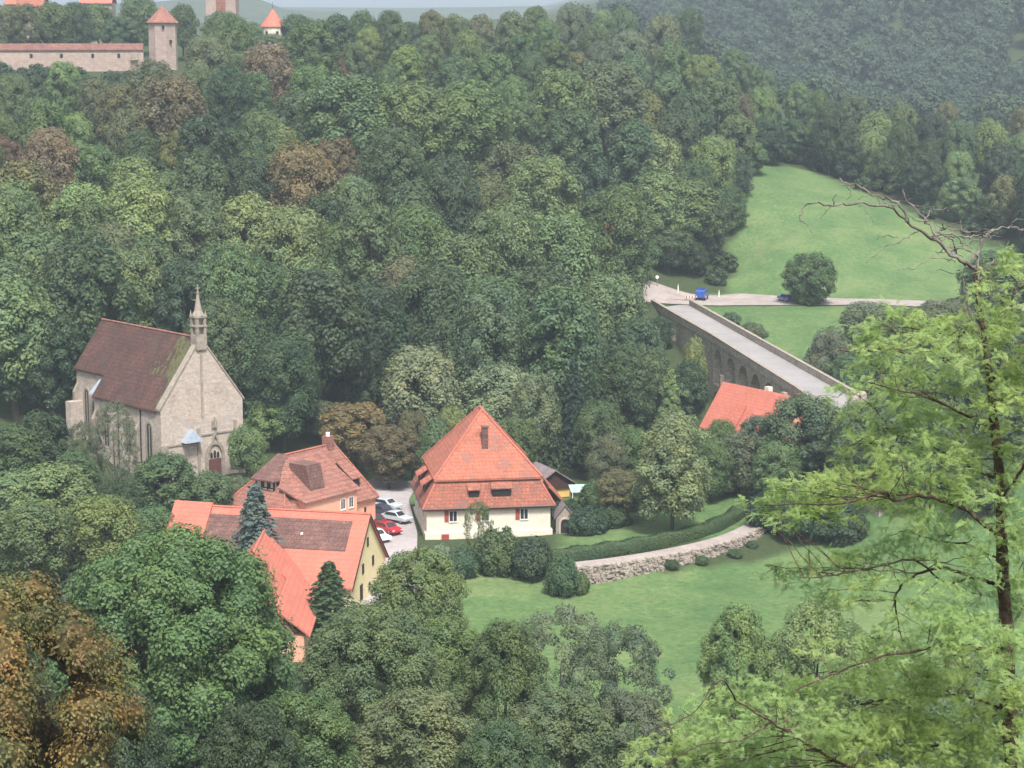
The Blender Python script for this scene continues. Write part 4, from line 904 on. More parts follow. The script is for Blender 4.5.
def crown_mesh(name, seed, Rw=5.0, h0=3.0, h1=14.0, n=9000, leaf=.26, lobes=42, profile='round', lob=(.22, .36), mat=None, core=.70, droop=0, upright=0, gap=0.0):
    rg = np.random.default_rng(seed); Hc = h1 - h0; L = []
    for i in range(lobes):
        u = (i + .5) / lobes; z = 1 - 2 * u * .92
        th = i * 2.39996 + rg.uniform(-.5, .5)
        if profile == 'round': rr_ = math.sqrt(max(0, 1 - z * z)) ** .85; zz = z
        elif profile == 'dome': z = 1 - 1.55 * u; rr_ = math.sqrt(max(0, 1 - max(z, 0) ** 2)) ** .9 * (1 if z > 0 else 1 + z * .35); zz = z
        elif profile == 'cone': zz = 1 - 2 * u ** 1.0; rr_ = ((1 - zz) / 2) ** .8 * (1 if zz > -.7 else .75)
        elif profile == 'drop': zz = 1 - 2 * u; rr_ = ((1 - zz) / 2) ** .5 * (1 if zz > -.6 else .72)
        elif profile == 'column': zz = z; rr_ = (1 - abs(z) ** 4) ** .5 * .9
        elif profile == 'egg': zz = z; t_ = (1 - z) / 2; rr_ = math.sin(math.pi * min(1, t_ ** .62 * .92 + .02)) ** .75
        r_ = Rw * rg.uniform(*lob) * (1 if profile != 'cone' else .55 + .6 * (1 - zz) / 2)
        k = rg.uniform(.60, .92) * (1 - .55 * r_ / Rw)
        k = k + .12
        c = np.array([math.cos(th) * rr_ * (Rw - r_) * k / .72 * .86, math.sin(th) * rr_ * (Rw - r_) * k / .72 * .86, h0 + Hc * .5 + zz * (Hc * .5 - r_ * .7)])
        L.append((c, r_, np.array([1, 1, rg.uniform(.7, .95)])))
    for i in range(max(3, lobes // 9)):     # a few stray boughs breaking the outline
        th = rg.uniform(0, 6.28); zz = rg.uniform(-.3, .95); rr_ = math.sqrt(1 - zz * zz)
        L.append((np.array([math.cos(th) * rr_ * Rw * .84, math.sin(th) * rr_ * Rw * .84, h0 + Hc * .5 + zz * Hc * .49]), Rw * rg.uniform(.12, .2), np.array([1, 1, .8])))
    A = np.array([r_ * r_ for _, r_, _ in L]); cnt = (n * A / A.sum()).astype(int) + 20
    Vs, Fs, vals, o = [], [], [], 0; ctr = np.array([0, 0, h0 + Hc * .42])
    cs = np.array([c for c, _, _ in L]); rs_ = np.array([r_ for _, r_, _ in L])
    for (c, r_, sq), m_ in zip(L, cnt):
        d = rg.normal(0, 1, (m_ * 2, 3)); d /= np.linalg.norm(d, axis=1)[:, None]
        od = c - ctr; od = od / (np.linalg.norm(od) + 1e-6)
        w_ = d @ od + d[:, 2] * .35; d = d[w_ > -.45][:m_]
        rad = r_ * (1 + .22 * np.sin(d[:, :1] * 5 + seed) * np.cos(d[:, 1:2] * 6 + i) + rg.normal(0, .09, (len(d), 1)))
        P = c + d * sq * rad
        dist = np.linalg.norm(P[:, None] - cs[None], axis=2) / rs_[None]
        keep = (dist < .72).sum(1) < 1
        if gap: keep &= rg.random(len(P)) > gap * (P[:, 2] < h0 + Hc * .5)
        P, d = P[keep], d[keep]
        nn_ = d * .75 + np.array([0, 0, .45])
        if droop: P[:, 2] -= rg.random(len(P)) ** 2 * droop
        V_, F_ = leaves(P, nn_, leaf, rg)
        Vs.append(V_); Fs.append(F_ + o); o += len(V_); base = np.clip(rg.normal(.5, .13), .1, .9)
        vals.append(np.clip(base + rg.normal(0, .16, len(F_)), 0, 1))
    if core:   # solid inner blobs close the crown, coloured darker to stand for interior shade
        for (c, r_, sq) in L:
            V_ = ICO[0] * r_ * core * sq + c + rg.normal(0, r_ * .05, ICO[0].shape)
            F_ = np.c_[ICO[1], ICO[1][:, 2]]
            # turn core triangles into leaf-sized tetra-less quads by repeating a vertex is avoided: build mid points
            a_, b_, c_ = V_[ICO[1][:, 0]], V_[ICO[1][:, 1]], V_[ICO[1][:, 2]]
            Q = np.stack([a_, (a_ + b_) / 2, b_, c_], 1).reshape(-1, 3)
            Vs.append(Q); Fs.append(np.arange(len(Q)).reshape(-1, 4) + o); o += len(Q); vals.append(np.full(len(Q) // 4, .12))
    return npmesh(name, np.concatenate(Vs), np.concatenate(Fs), mat or M['leaf'], np.concatenate(vals))
def trunk_mesh(name, seed, h1, r, h0, spread, limbs=5, mat=None):
    rg = random.Random(seed); mb = MB()
    mb.tube([(0, 0, -1.5), (0, 0, 0), (rg.uniform(-.1, .1), 0, h1 * .25), (rg.uniform(-.2, .2), rg.uniform(-.2, .2), h1 * .55), (0, 0, h1 * .85)], [r * 1.5, r * 1.15, r * .85, r * .5, r * .12], 8)
    for i in range(limbs):
        a = i * 6.283 / limbs + rg.uniform(-.4, .4); z = h0 * rg.uniform(.75, 1.3); e = spread * rg.uniform(.5, .8)
        mb.tube([(0, 0, z), (math.cos(a) * e * .45, math.sin(a) * e * .45, z + e * .45), (math.cos(a) * e, math.sin(a) * e, z + e * 1.0 + .5)], [r * .5, r * .33, r * .08], 6)
    o = mb.build(name, mat or M['bark']); me = o.data; me.polygons.foreach_set('use_smooth', [True] * len(me.polygons)); bpy.data.objects.remove(o); return me
def conifer_mesh(name, seed, Rw=3.2, h0=1.2, h1=16, n=7000, leaf=.28, mat=None, open_=.75):
    rg = np.random.default_rng(seed); P, Nn, val = [], [], []
    tiers = int((h1 - h0) / .55)
    for i in range(tiers):
        u = i / tiers; z = h0 + (h1 - h0) * u; Rr = Rw * (1 - u) ** .75 + .12; nb = int(6 + 7 * (1 - u)); ph = rg.uniform(0, 6)
        for k in range(nb):
            a = ph + 6.283 * k / nb + rg.uniform(-.25, .25); Rb = Rr * rg.uniform(.7, 1.12); m_ = max(6, int(n / tiers / nb * (1.6 - u)))
            t_ = rg.random(m_) ** .6; wd = .28 * Rb * (1 - t_ * .6) * rg.normal(0, .6, m_)
            x = t_ * Rb * math.cos(a) - wd * math.sin(a); y = t_ * Rb * math.sin(a) + wd * math.cos(a)
            zz = z - t_ * t_ * Rb * .32 - np.abs(rg.normal(0, .12, m_)) * (1 + t_)
            P.append(np.c_[x, y, zz]); Nn.append(np.c_[np.full(m_, math.cos(a) * .5), np.full(m_, math.sin(a) * .5), np.full(m_, .9)]); val.append(np.clip(.3 + .4 * t_ + rg.normal(0, .12, m_), 0, 1))
    P, Nn, val = np.concatenate(P), np.concatenate(Nn), np.concatenate(val)
    V_, F_ = leaves(P, Nn, leaf, rg, .6, .45); return npmesh(name, V_, F_, mat or M['leaf'], val)

PROTO = {}
def proto(key, crown, trunk, W0, H0, names): PROTO.setdefault(key, []).append((crown, trunk, W0, H0, names))
def CR(i, **k): return crown_mesh('crown', i, **k)
for i, (pf, nn_, lo) in enumerate((('round', 44, (.18, .40)), ('dome', 46, (.2, .34)), ('egg', 40, (.22, .36)), ('round', 30, (.26, .42)), ('dome', 34, (.24, .40)), ('egg', 52, (.18, .30)))):
    proto('broad', CR(10 + i, profile=pf, lobes=nn_, lob=lo, n=(19000, 12500, 15500)[i % 3], leaf=(.155, .215, .18)[i % 3], h0=1.4), trunk_mesh('trunk', 10 + i, 13, .28, 3.5, 4), 10, 14, 'broadleaf_tree')
for i, pf in enumerate(('round', 'dome')):
    proto('tall', CR(20 + i, profile='egg' if i % 2 else 'column', lobes=44, lob=(.24, .4), n=12000, leaf=.19, Rw=4, h0=1.2), trunk_mesh('trunk', 20 + i, 13, .24, 3, 3), 8, 14, 'broadleaf_tree')
    proto('near', CR(30 + i, profile=pf, lobes=64, lob=(.16, .28), n=36000, leaf=.115, h0=1.5), trunk_mesh('trunk', 30 + i, 13, .3, 3.5, 4, 7), 10, 14, 'broadleaf_tree')
proto('full', CR(35, profile='dome', lobes=50, lob=(.2, .34), n=18000, leaf=.17, h0=-2.2, h1=12), trunk_mesh('trunk', 35, 11, .28, 2, 4), 10, 12, 'broadleaf_tree')
proto('full', CR(36, profile='egg', lobes=56, lob=(.18, .3), n=18000, leaf=.17, h0=-.8, h1=12), trunk_mesh('trunk', 36, 11, .28, 2, 4), 10, 12, 'broadleaf_tree')
proto('big', CR(37, profile='dome', lobes=95, lob=(.13, .24), n=70000, leaf=.085, h0=.6, h1=13, core=.84), trunk_mesh('trunk', 37, 12, .3, 3, 4, 7), 10, 13, 'broadleaf_tree')
proto('soft', CR(40, profile='dome', lobes=44, lob=(.2, .32), n=15000, leaf=.17, droop=1.2, h0=2), trunk_mesh('trunk', 40, 13, .3, 3, 4), 10, 14, 'willow_tree')
proto('soft', CR(41, profile='round', lobes=40, lob=(.2, .32), n=15000, leaf=.17, droop=1.0, h0=2), trunk_mesh('trunk', 41, 13, .3, 3, 4), 10, 14, 'willow_tree')
proto('sparse', CR(45, profile='round', lobes=62, lob=(.12, .22), n=24000, leaf=.10, core=0, h0=1.5, gap=.2), trunk_mesh('trunk', 45, 13, .2, 4, 4.5, 9), 10, 14, 'slender_tree')
proto('sparse', CR(46, profile='dome', lobes=70, lob=(.11, .2), n=24000, leaf=.10, core=0, h0=1.5, gap=.2), trunk_mesh('trunk', 46, 13, .2, 4, 4.5, 9), 10, 14, 'slender_tree')
proto('linden', CR(50, profile='drop', lobes=78, lob=(.2, .32), n=30000, leaf=.15, Rw=5, h0=2.2, h1=15), trunk_mesh('trunk', 50, 13, .22, 3, 3.5, 7), 10, 15, 'linden_tree')
proto('cone', CR(55, profile='cone', lobes=44, lob=(.2, .32), n=12000, leaf=.17, Rw=3.6, h0=1.5, h1=14), trunk_mesh('trunk', 55, 13, .2, 3, 2), 7.2, 14, 'conical_tree')
proto('column', CR(56, profile='column', lobes=36, lob=(.26, .42), n=9000, leaf=.17, Rw=3, h0=1.5, h1=13), trunk_mesh('trunk', 56, 12, .16, 3, 2), 6, 13, 'slender_tree')
proto('spruce', conifer_mesh('crown', 60), trunk_mesh('trunk', 60, 16, .2, 3, .3, 0), 6.4, 16, 'spruce_tree')
proto('spruce', conifer_mesh('crown', 61, Rw=3.6, n=6500), trunk_mesh('trunk', 61, 16, .2, 3, .3, 0), 7.2, 16, 'spruce_tree')
proto('shrub', CR(70, profile='dome', lobes=34, lob=(.24, .4), n=8000, leaf=.16, Rw=3, h0=-.4, h1=4), trunk_mesh('stem', 70, 3, .08, .5, 1.2, 6), 6, 4, 'shrub')
proto('shrub', CR(71, profile='round', lobes=30, lob=(.24, .4), n=8000, leaf=.16, Rw=3, h0=-.6, h1=4), trunk_mesh('stem', 71, 3, .08, .5, 1.2, 6), 6, 4, 'shrub')

COL = dict(G=(.104, .160, .070), D=(.050, .085, .046), E=(.072, .118, .056), L=(.155, .215, .085), Y=(.175, .200, .078), B=(.165, .130, .075), O=(.26, .135, .06),
           R=(.125, .078, .055), S=(.180, .225, .125), P=(.160, .235, .085), K=(.034, .066, .042), T=(.125, .135, .072), U=(.105, .16, .155), W=(.120, .155, .092), V=(.160, .205, .090))
CN = dict(G='mid green', D='dark green', E='deep green', L='light green', Y='yellowish green', B='brown turning', O='orange brown', R='rusty dark brown', S='silvery grey green', P='fresh pale green', K='very dark green', T='olive brown', U='blue grey', W='greyish olive', V='yellow tipped')
rt = random.Random(11); TREES = []
def plant(kind, x, y, wid, hgt, col, label, group=None, name=None, cat=None, z=None, jit=.17, pick=None):
    crown, trunk, W0, H0, nm = PROTO[kind][pick if pick is not None else rt.randrange(len(PROTO[kind]))]
    name = name or nm; z = Hgt(x, y) if z is None else z
    rz = rt.uniform(0, 6.283)
    t_ = thing(name, label, cat or ('shrub' if 'shrub' in name else 'tree'), (x, y, z - .1), rz, group); t_.scale = (wid / W0, wid / W0, hgt / H0)
    c = mobj('crown' if name != 'shrub' else 'foliage', crown, t_); k = rt.uniform(1 - jit, 1 + jit); c0 = COL[col] if isinstance(col, str) else col
    c.color = (c0[0] * k * rt.uniform(1 - jit * .6, 1 + jit * .6), c0[1] * k, c0[2] * k * rt.uniform(1 - jit, 1 + jit), 1)
    mobj('trunk' if name != 'shrub' else 'stems', trunk, t_)
    TREES.append((x, y, wid)); return t_
def solve(px, top, wpx, asp=1.35, hmin=7, hmax=25, y0=255, y1=1000, hfix=None):
    """walk away from the camera until a tree of this width stands on the ground with its top where the ray is"""
    Y = y0
    prev = None
    while Y < y1:
        p = atd(px, top, Y); wd = wpx * Y / FPX * 1.02; h = hfix or min(hmax, max(hmin, wd * asp)); e = p.z - Hgt(p.x, Y) - h
        if prev is not None and e <= 0: return p.x, Y, wd, h
        prev = e; Y += 1.5
    return None

# ------------------------------------------------------------------ the wooded hillside: crowns that stand out in the photograph
H = [  # px, top, width, colour, kind, label
(5, 182, 95, 'G', 'broad', 'tall mid green tree cut by the left edge above the chapel level'),
(42, 232, 85, 'G', 'broad', 'rounded green tree left of the chapel, second crown in from the left edge'),
(12, 285, 90, 'L', 'broad', 'lighter green tree low on the left edge beside the chapel'),
(48, 330, 70, 'D', 'broad', 'dark green tree directly left of the chapel roof'),
(12, 352, 80, 'E', 'broad', 'deep green tree at the left edge level with the chapel eaves'),
(48, 126, 66, 'B', 'broad', 'large brown turning tree high on the left slope'),
(3, 138, 40, 'R', 'broad', 'rusty tree cut by the left edge below the town wall'),
(178, 125, 48, 'Y', 'broad', 'small yellowish round crown between two brown trees on the left slope'),
(140, 178, 80, 'L', 'broad', 'broad light green crown in the middle of the slope above the chapel ridge'),
(88, 200, 70, 'G', 'broad', 'mid green crown left of the broad light green one above the chapel'),
(192, 192, 74, 'G', 'broad', 'green crown directly above the bell turret'),
(112, 225, 66, 'T', 'broad', 'olive brown crown just above the chapel roof'),
(125, 252, 78, 'L', 'broad', 'light green crown rising right behind the chapel ridge'),
(228, 180, 54, 'T', 'broad', 'olive brown crown right of and above the bell turret'),
(275, 122, 54, 'Y', 'broad', 'yellow green round crown at the upper left of the large brown tree'),
(300, 142, 82, 'B', 'broad', 'largest brown tree on the slope, with a broad rounded crown'),
(337, 138, 50, 'B', 'broad', 'brown tree at the right shoulder of the largest brown one'),
(248, 195, 68, 'L', 'broad', 'light green crown below the largest brown tree'),
(292, 205, 84, 'L', 'broad', 'broad light green tree in the row right of the chapel'),
(335, 222, 72, 'G', 'broad', 'green tree at the right end of the bright row beside the brown trees'),
(262, 262, 74, 'E', 'broad', 'deep green tree to the right of the bell turret'),
(310, 290, 86, 'D', 'broad', 'dark green tree in the hollow right of the chapel'),
(215, 255, 66, 'E', 'broad', 'deep green tree right behind the bell turret'),
(348, 74, 98, 'G', 'broad', 'very broad green crown high on the middle slope'),
(405, 82, 90, 'G', 'broad', 'green crown left of the big dome shaped one on the upper slope'),
(462, 80, 108, 'G', 'broad', 'big dome shaped green tree on the upper middle slope'),
(395, 125, 78, 'E', 'broad', 'deep green crown below the two broad ones on the middle slope'),
(485, 178, 62, 'T', 'broad', 'olive crown with a brownish top in the centre of the forest'),
(542, 156, 82, 'L', 'broad', 'light green dome shaped tree in the centre of the forest'),
(606, 214, 38, 'O', 'broad', 'small orange brown tree in the gap left of the bridge'),
(414, 204, 82, 'G', 'broad', 'mid green tree left of the olive crowned one in mid forest'),
(366, 218, 46, 'R', 'broad', 'rusty dark crown in the shadowed middle of the forest'),
(505, 205, 86, 'G', 'broad', 'green tree standing below the olive topped crown'),
(562, 212, 86, 'G', 'broad', 'green tree left of the small orange brown one'),
(432, 262, 84, 'E', 'broad', 'deep green tree in the lower middle forest'),
(490, 276, 86, 'G', 'broad', 'green tree in the lower forest right of the middle'),
(610, 272, 78, 'G', 'broad', 'rounded green tree just left of the bridge head'),
(650, 131, 64, 'L', 'broad', 'bright round light green crown on the slope above the bridge'),
(618, 186, 82, 'G', 'broad', 'green tree directly below the bright round crown'),
(560, 70, 74, 'G', 'broad', 'green crown on the upper slope left of the grey green one'),
(606, 62, 82, 'W', 'broad', 'grey olive crown on the upper slope'),
(572, 110, 70, 'E', 'broad', 'deep green tree in the upper hollow'),
(645, 92, 44, 'Y', 'broad', 'yellowish narrow crown above the bright round one'),
(548, 265, 76, 'E', 'broad', 'deep green tree left of the rounded tree by the bridge head'),
(370, 280, 80, 'D', 'broad', 'dark green tree at the foot of the slope above the willow'),
(100, 295, 40, 'D', 'broad', 'narrow dark tree behind the chapel ridge'),
(355, 330, 60, 'D', 'broad', 'dark tree left of the silvery willow'),
(283, 335, 76, 'D', 'broad', 'dark tree between the chapel gable and the lower forest'),
(243, 318, 60, 'E', 'broad', 'deep green tree right behind the chapel gable'),
(400, 310, 60, 'K', 'spruce', 'very dark conifer just above the silvery willow'),
(452, 318, 70, 'D', 'broad', 'dark tree behind the gap between the two willows'),
(520, 318, 66, 'D', 'broad', 'dark tree above the pale willow'),
(575, 305, 66, 'D', 'broad', 'dark tree in the row left of the bridge foot'),
(637, 318, 60, 'E', 'broad', 'deep green tree under the bridge head'),
(152, 60, 62, 'T', 'broad', 'olive crown just right of the town wall corner'),
(172, 76, 74, 'B', 'broad', 'brownish crown under the town wall tower'),
(206, 34, 56, 'W', 'broad', 'grey olive crown right of the wall tower'),
(232, 16, 52, 'G', 'broad', 'green crown under the square gate tower'),
(228, 66, 54, 'D', 'broad', 'dark green crown on the slope between the two round towers'),
(268, 42, 54, 'B', 'broad', 'brownish crown at the foot of the red cone tower'),
(345, 52, 30, 'R', 'broad', 'small reddish brown crown near the hilltop'),
(62, 62, 38, 'P', 'broad', 'bright pale green crown in front of the town wall'),
(12, 74, 44, 'G', 'broad', 'green crown hiding the left foot of the town wall'),
(94, 78, 40, 'T', 'broad', 'olive crown under the town wall centre'),
(312, 20, 56, 'G', 'broad', 'green crown right of the red cone tower'),
]
for (px, top, wpx, col, kind, lab) in H:
    r_ = solve(px, top, wpx, 1.6 if kind == 'broad' else 2.2, y0=318 if top < 360 else 262)
    if r_: plant(kind, r_[0], r_[1], r_[2], r_[3], col, lab, name='broadleaf_tree' if kind == 'broad' else None, group='trees of the wooded hillside')
HP = [(h[0], h[1] + h[2] * .25, h[2]) for h in H]

# trees behind and beside the town wall
for (px, top, wpx, col, Y, lab) in (
(4, 4, 40, 'W', 575, 'greyish tree at the left edge behind the town wall'), (24, 3, 36, 'T', 572, 'olive tree behind the town wall below the crimson roof'), (52, 2, 44, 'G', 580, 'green tree behind the middle of the town wall'),
(76, 1, 38, 'E', 585, 'deep green tree behind the wall below the orange town roof'), (97, 3, 36, 'G', 600, 'small green tree behind the wall right of the orange roof'), (120, 16, 44, 'E', 572, 'low dark crown behind the wall, left neighbour of the wall tower'),
(138, -6, 46, 'G', 590, 'tall tree behind the wall tower, cut by the top edge'), (182, 4, 34, 'E', 575, 'dark tree right behind the wall tower'), (-40, 2, 50, 'G', 590, 'tree beyond the left edge behind the wall')):
    p = atd(px, top, Y); wd = wpx * Y / FPX; g = Hgt(p.x, Y); plant('broad', p.x, Y, wd, max(6, p.z - g), col, lab, name='broadleaf_tree', group='trees behind the town wall')

# fill between them
POLY = [(-30, 72), (100, 78), (145, 80), (200, 45), (290, 44), (345, 8), (560, 2), (700, 6), (742, 52), (800, 82), (850, 88), (930, 98), (1060, 108), (1060, 262), (965, 240), (900, 192), (770, 168), (735, 178), (690, 240), (655, 282), (585, 330), (560, 352), (440, 340), (240, 352), (180, 285), (92, 300), (60, 345), (-30, 380)]
REG = [((-50, 0, 110, 1000), 'the left edge of the slope'), ((110, 0, 250, 1000), 'the slope above the chapel'), ((250, 0, 420, 1000), 'the left middle slope'),
       ((420, 0, 590, 1000), 'the middle slope'), ((590, 0, 745, 1000), 'the slope left of the meadow'), ((745, 0, 900, 1000), 'the wood above the meadow'), ((900, 0, 1100, 1000), 'the wood behind the dead branches')]
pts = []; tries = 0; rf_ = random.Random(77)
def wpx_at(px, y):
    base = 29 + max(0, y) * .19
    return base if px < 740 else 27 + max(0, y - 60) * .12
while tries < 14000 and len(pts) < 300:
    tries += 1; x = rf_.uniform(-30, 1055); y = rf_.uniform(0, 375)
    if not inpoly(x, y, POLY): continue
    w_ = wpx_at(x, y) * rf_.uniform(.8, 1.25); ok = True
    for (a, b_, c) in pts:
        if ((x - a) / (.52 * (w_ + c) / 2 * 1.35)) ** 2 + ((y - b_) / (.36 * (w_ + c) / 2 * 1.35)) ** 2 < 1: ok = False; break
    if ok:
        for (a, b_, c) in HP:
            if ((x - a) / (.50 * c)) ** 2 + ((y - b_ + 4) / (.42 * c)) ** 2 < 1: ok = False; break
    if ok: pts.append((x, y, w_))
FILL = []
for (x, y, w_) in pts:
    r_ = solve(x, y, w_, rf_.uniform(1.5, 2.0), y0=330, hmin=8 if x < 745 else 7)
    if not r_: continue
    gi = inpoly(r_[0], r_[1], G2) or inpoly(r_[0], r_[1], G3)
    if gi or (r_[0] > 21 and 300 < r_[1] < 446): continue
    u = rf_.random(); ny = y / 350
    if x > 745: col = 'D' if u < .3 else 'E' if u < .5 else 'G' if u < .8 else 'L' if u < .93 else 'T'
    elif y < 110: col = 'G' if u < .5 else 'E' if u < .68 else 'L' if u < .82 else 'T' if u < .92 else 'W'
    else: col = 'G' if u < .33 else 'E' if u < .58 else 'D' if u < .86 else 'T' if u < .93 else 'L'
    FILL.append((x, y, r_, col)); continue
    reg = next((n_ for (a, b_, c, d_), n_ in REG if a <= x < c), 'the slope')
    belt = 'upper' if y < 90 else 'middle' if y < 200 else 'lower'
    lab = f'{CN[col]} broadleaf crown in the dense {belt} part of {reg}'
    plant('broad', r_[0], r_[1], r_[2], r_[3], col, lab, group=f'{CN[col]} trees in the {belt} part of {reg}'); 

LMK = [(60, 60, 'the town wall'), (162, 30, 'the wall tower'), (273, 25, 'the red cone tower'), (48, 150, 'the large brown tree'), (178, 145, 'the small yellowish crown'), (300, 165, 'the largest brown tree'), (95, 345, 'the chapel roof'), (197, 300, 'the bell turret'),
 (140, 200, 'the broad light green crown'), (462, 115, 'the big dome shaped tree'), (348, 95, 'the very broad green crown'), (542, 185, 'the light dome shaped tree'), (606, 235, 'the small orange brown tree'), (485, 195, 'the olive topped crown'), (650, 155, 'the bright round crown'),
 (420, 380, 'the silvery willow'), (500, 395, 'the pale willow'), (574, 380, 'the tall dark spruce'), (620, 300, 'the tree by the bridge head'), (700, 295, 'the blue van'), (770, 180, 'the top corner of the meadow'), (860, 195, 'the upper meadow edge'), (960, 260, 'the right end of the meadow'),
 (606, 85, 'the grey olive crown'), (645, 105, 'the yellowish narrow crown'), (366, 240, 'the rusty dark crown'), (935, 215, 'the dead branches'), (125, 270, 'the tree behind the chapel ridge'), (292, 225, 'the bright row right of the chapel'), (1000, 130, 'the right edge ridge')]
buck = {}
for (x, y, r_, col) in FILL:
    cyy = y + r_[2] * FPX / r_[1] * .45
    lx, ly, nm_ = min(LMK, key=lambda q: math.hypot(q[0] - x, q[1] - cyy)); a = math.degrees(math.atan2(-(cyy - ly), x - lx)) % 360
    dn = ('right of', 'up and right of', 'above', 'up and left of', 'left of', 'down and left of', 'below', 'down and right of')[int((a + 22.5) // 45) % 8]
    buck.setdefault((col, dn, nm_), []).append((math.hypot(lx - x, ly - cyy), x, y, r_))
for (col, dn, nm_), L_ in buck.items():
    L_.sort()
    for i, (_, x, y, r_) in enumerate(L_):
        pre = '' if len(L_) == 1 else ('nearest ', 'second ', 'third ', 'fourth ', 'fifth ')[i] if i < 5 else 'farthest '
        plant('broad' if (int(x * 7 + y) % 9) else 'tall', r_[0], r_[1], r_[2], r_[3], col, f'{pre}{CN[col]} crown {dn} {nm_}', group='trees of the wooded hillside')

# ------------------------------------------------------------------ valley trees, each at its own foot
def atfoot(kind, px, foot, wpx, top, col, lab, z=2, name=None, **k):
    for _ in range(6): p = atz(px, foot, z); z = Hgt(p.x, p.y)
    zt = atd(px, top, p.y).z; return plant(kind, p.x, p.y, wpx * p.y / FPX, zt - z, col, lab, name=name, **k)
def atdist(kind, px, top, wpx, Y, col, lab, name=None, hm=None, **k):
    p = atd(px, top, Y); g = Hgt(p.x, Y)
    lim = .5 if kind == 'shrub' else .85
    while kind not in ('spruce', 'cone') and p.z - g < lim * wpx * Y / FPX and Y > 200: Y -= 2; p = atd(px, top, Y); g = Hgt(p.x, Y)
    return plant(kind, p.x, Y, wpx * Y / FPX, max(1.5, p.z - g), col, lab, name=name, **k)
atdist('soft', 420, 345, 92, 326, 'S', 'silvery grey green willow with a rounded top above the pink house', pick=0)
atdist('soft', 500, 362, 88, 326, 'S', 'pale willow directly above the cream house roof', pick=1)
atdist('soft', 535, 372, 60, 318, 'W', 'duller willow at the right shoulder of the pale one', pick=0)
atdist('broad', 268, 398, 50, 318, 'L', 'light green tree at the right foot of the chapel gable')
atdist('broad', 246, 425, 44, 300, 'L', 'small light green tree between chapel gable and pink house')
atdist('broad', 302, 366, 46, 330, 'G', 'slim green tree rising between chapel and brown trees')
atdist('broad', 320, 400, 50, 325, 'T', 'olive tree to the left of the brown trees behind the pink house')
atdist('broad', 355, 402, 74, 313, 'B', 'brown tree directly behind the pink house roof')
atdist('broad', 388, 425, 62, 306, 'B', 'lower brown tree between the pink house and the cream house')
atdist('broad', 412, 410, 40, 312, 'T', 'olive tree squeezed between brown trees and cream house roof')
atdist('broad', 452, 405, 48, 305, 'Y', 'yellowish tree right behind the peak of the cream house')
atdist('broad', 436, 418, 40, 303, 'G', 'green tree behind the left roof slope of the cream house')
atdist('broad', 520, 415, 52, 308, 'G', 'green tree behind the right roof slope of the cream house')
atdist('spruce', 548, 378, 42, 318, 'D', 'dark spruce above the yellow barn')
atdist('spruce', 574, 352, 46, 322, 'K', 'tall very dark spruce left of the bridge trees')
atdist('spruce', 592, 368, 40, 319, 'K', 'second tall dark spruce, right of the tallest')
atdist('spruce', 560, 330, 40, 335, 'D', 'dark spruce top behind the two tall ones')
atdist('broad', 622, 342, 72, 336, 'E', 'deep green tree left of the conical tree by the bridge')
atdist('broad', 648, 348, 50, 342, 'G', 'green tree between spruces and bridge')
atdist('full', 661, 316, 30, 398, 'D', 'dark tree in the corner under the far left bridge head')
atdist('broad', 690, 360, 42, 345, 'D', 'dark tree tucked against the bridge wall')
atdist('broad', 694, 336, 30, 350, 'Y', 'small yellowish tree against the bridge wall')
atdist('broad', 652, 334, 36, 372, 'E', 'deep green tree below the left end of the bridge')
atdist('cone', 671, 367, 42, 318, 'L', 'light green conical tree behind the linden')
atdist('broad', 600, 400, 60, 312, 'E', 'deep green tree between the spruces and the linden')
atdist('broad', 606, 448, 44, 303, 'G', 'small green tree right of the turquoise shelter')
atdist('broad', 608, 432, 46, 300, 'T', 'olive bush like tree left of the linden')
atdist('broad', 632, 425, 46, 305, 'G', 'green tree directly behind the left side of the linden')
atdist('broad', 624, 470, 60, 291, 'T', 'olive tree at the left foot of the linden')
atfoot('linden', 672, 533, 92, 412, 'V', 'tall oval linden with yellowish tips standing alone on the lawn above the hedge', z=3)
atfoot('full', 738, 494, 62, 432, 'W', 'small grey green apple tree on the lawn right of the linden', z=3)
atdist('broad', 712, 438, 50, 296, 'G', 'small green tree between linden and apple tree')
atdist('broad', 722, 418, 44, 303, 'G', 'green tree in front of the bridge house wall')
atdist('broad', 762, 415, 50, 304, 'W', 'greyish tree in front of the bridge house dormers')
atdist('full', 806, 394, 96, 300, (.075, .125, .062), 'large blue green tree right of the bridge house', pick=1, name='broadleaf_tree')
atdist('broad', 846, 420, 62, 294, 'G', 'green tree behind the locust foliage at the bridge end')
atdist('broad', 778, 440, 56, 291, 'G', 'green tree below the bridge house roof')
atdist('shrub', 770, 492, 54, 282, 'K', 'very dark bush at the end of the gravel lane')
atdist('shrub', 806, 482, 78, 279, 'K', 'big very dark bush right of the lane end')
atdist('shrub', 842, 505, 62, 277, 'D', 'dark bush on the slope right of the big dark one')
atfoot('full', 809, 319, 58, 252, 'E', 'lone dark round tree on the roadside at the meadow', z=13)
atdist('broad', 684, 178, 84, 456, 'G', 'broad green tree beside the top left of the meadow', pick=1)
atdist('broad', 652, 190, 74, 462, 'E', 'deep green tree left of the broad one beside the meadow', pick=0)
atdist('broad', 668, 226, 54, 450, 'E', 'deep green tree standing behind the bridge head signs', pick=2)
atdist('broad', 708, 192, 50, 458, 'E', 'dark tree at the left border of the upper meadow', pick=5)
atdist('broad', 636, 236, 50, 450, 'G', 'green tree left of the round sign at the bridge head', pick=4)
atdist('broad', 690, 240, 40, 449, 'D', 'dark low tree right behind the blue van', pick=0)
atdist('broad', 222, 11, 44, 600, 'G', 'green tree covering the lower half of the square gate tower')
atdist('broad', 272, 33, 40, 566, 'W', 'greyish tree at the foot of the red cone tower')
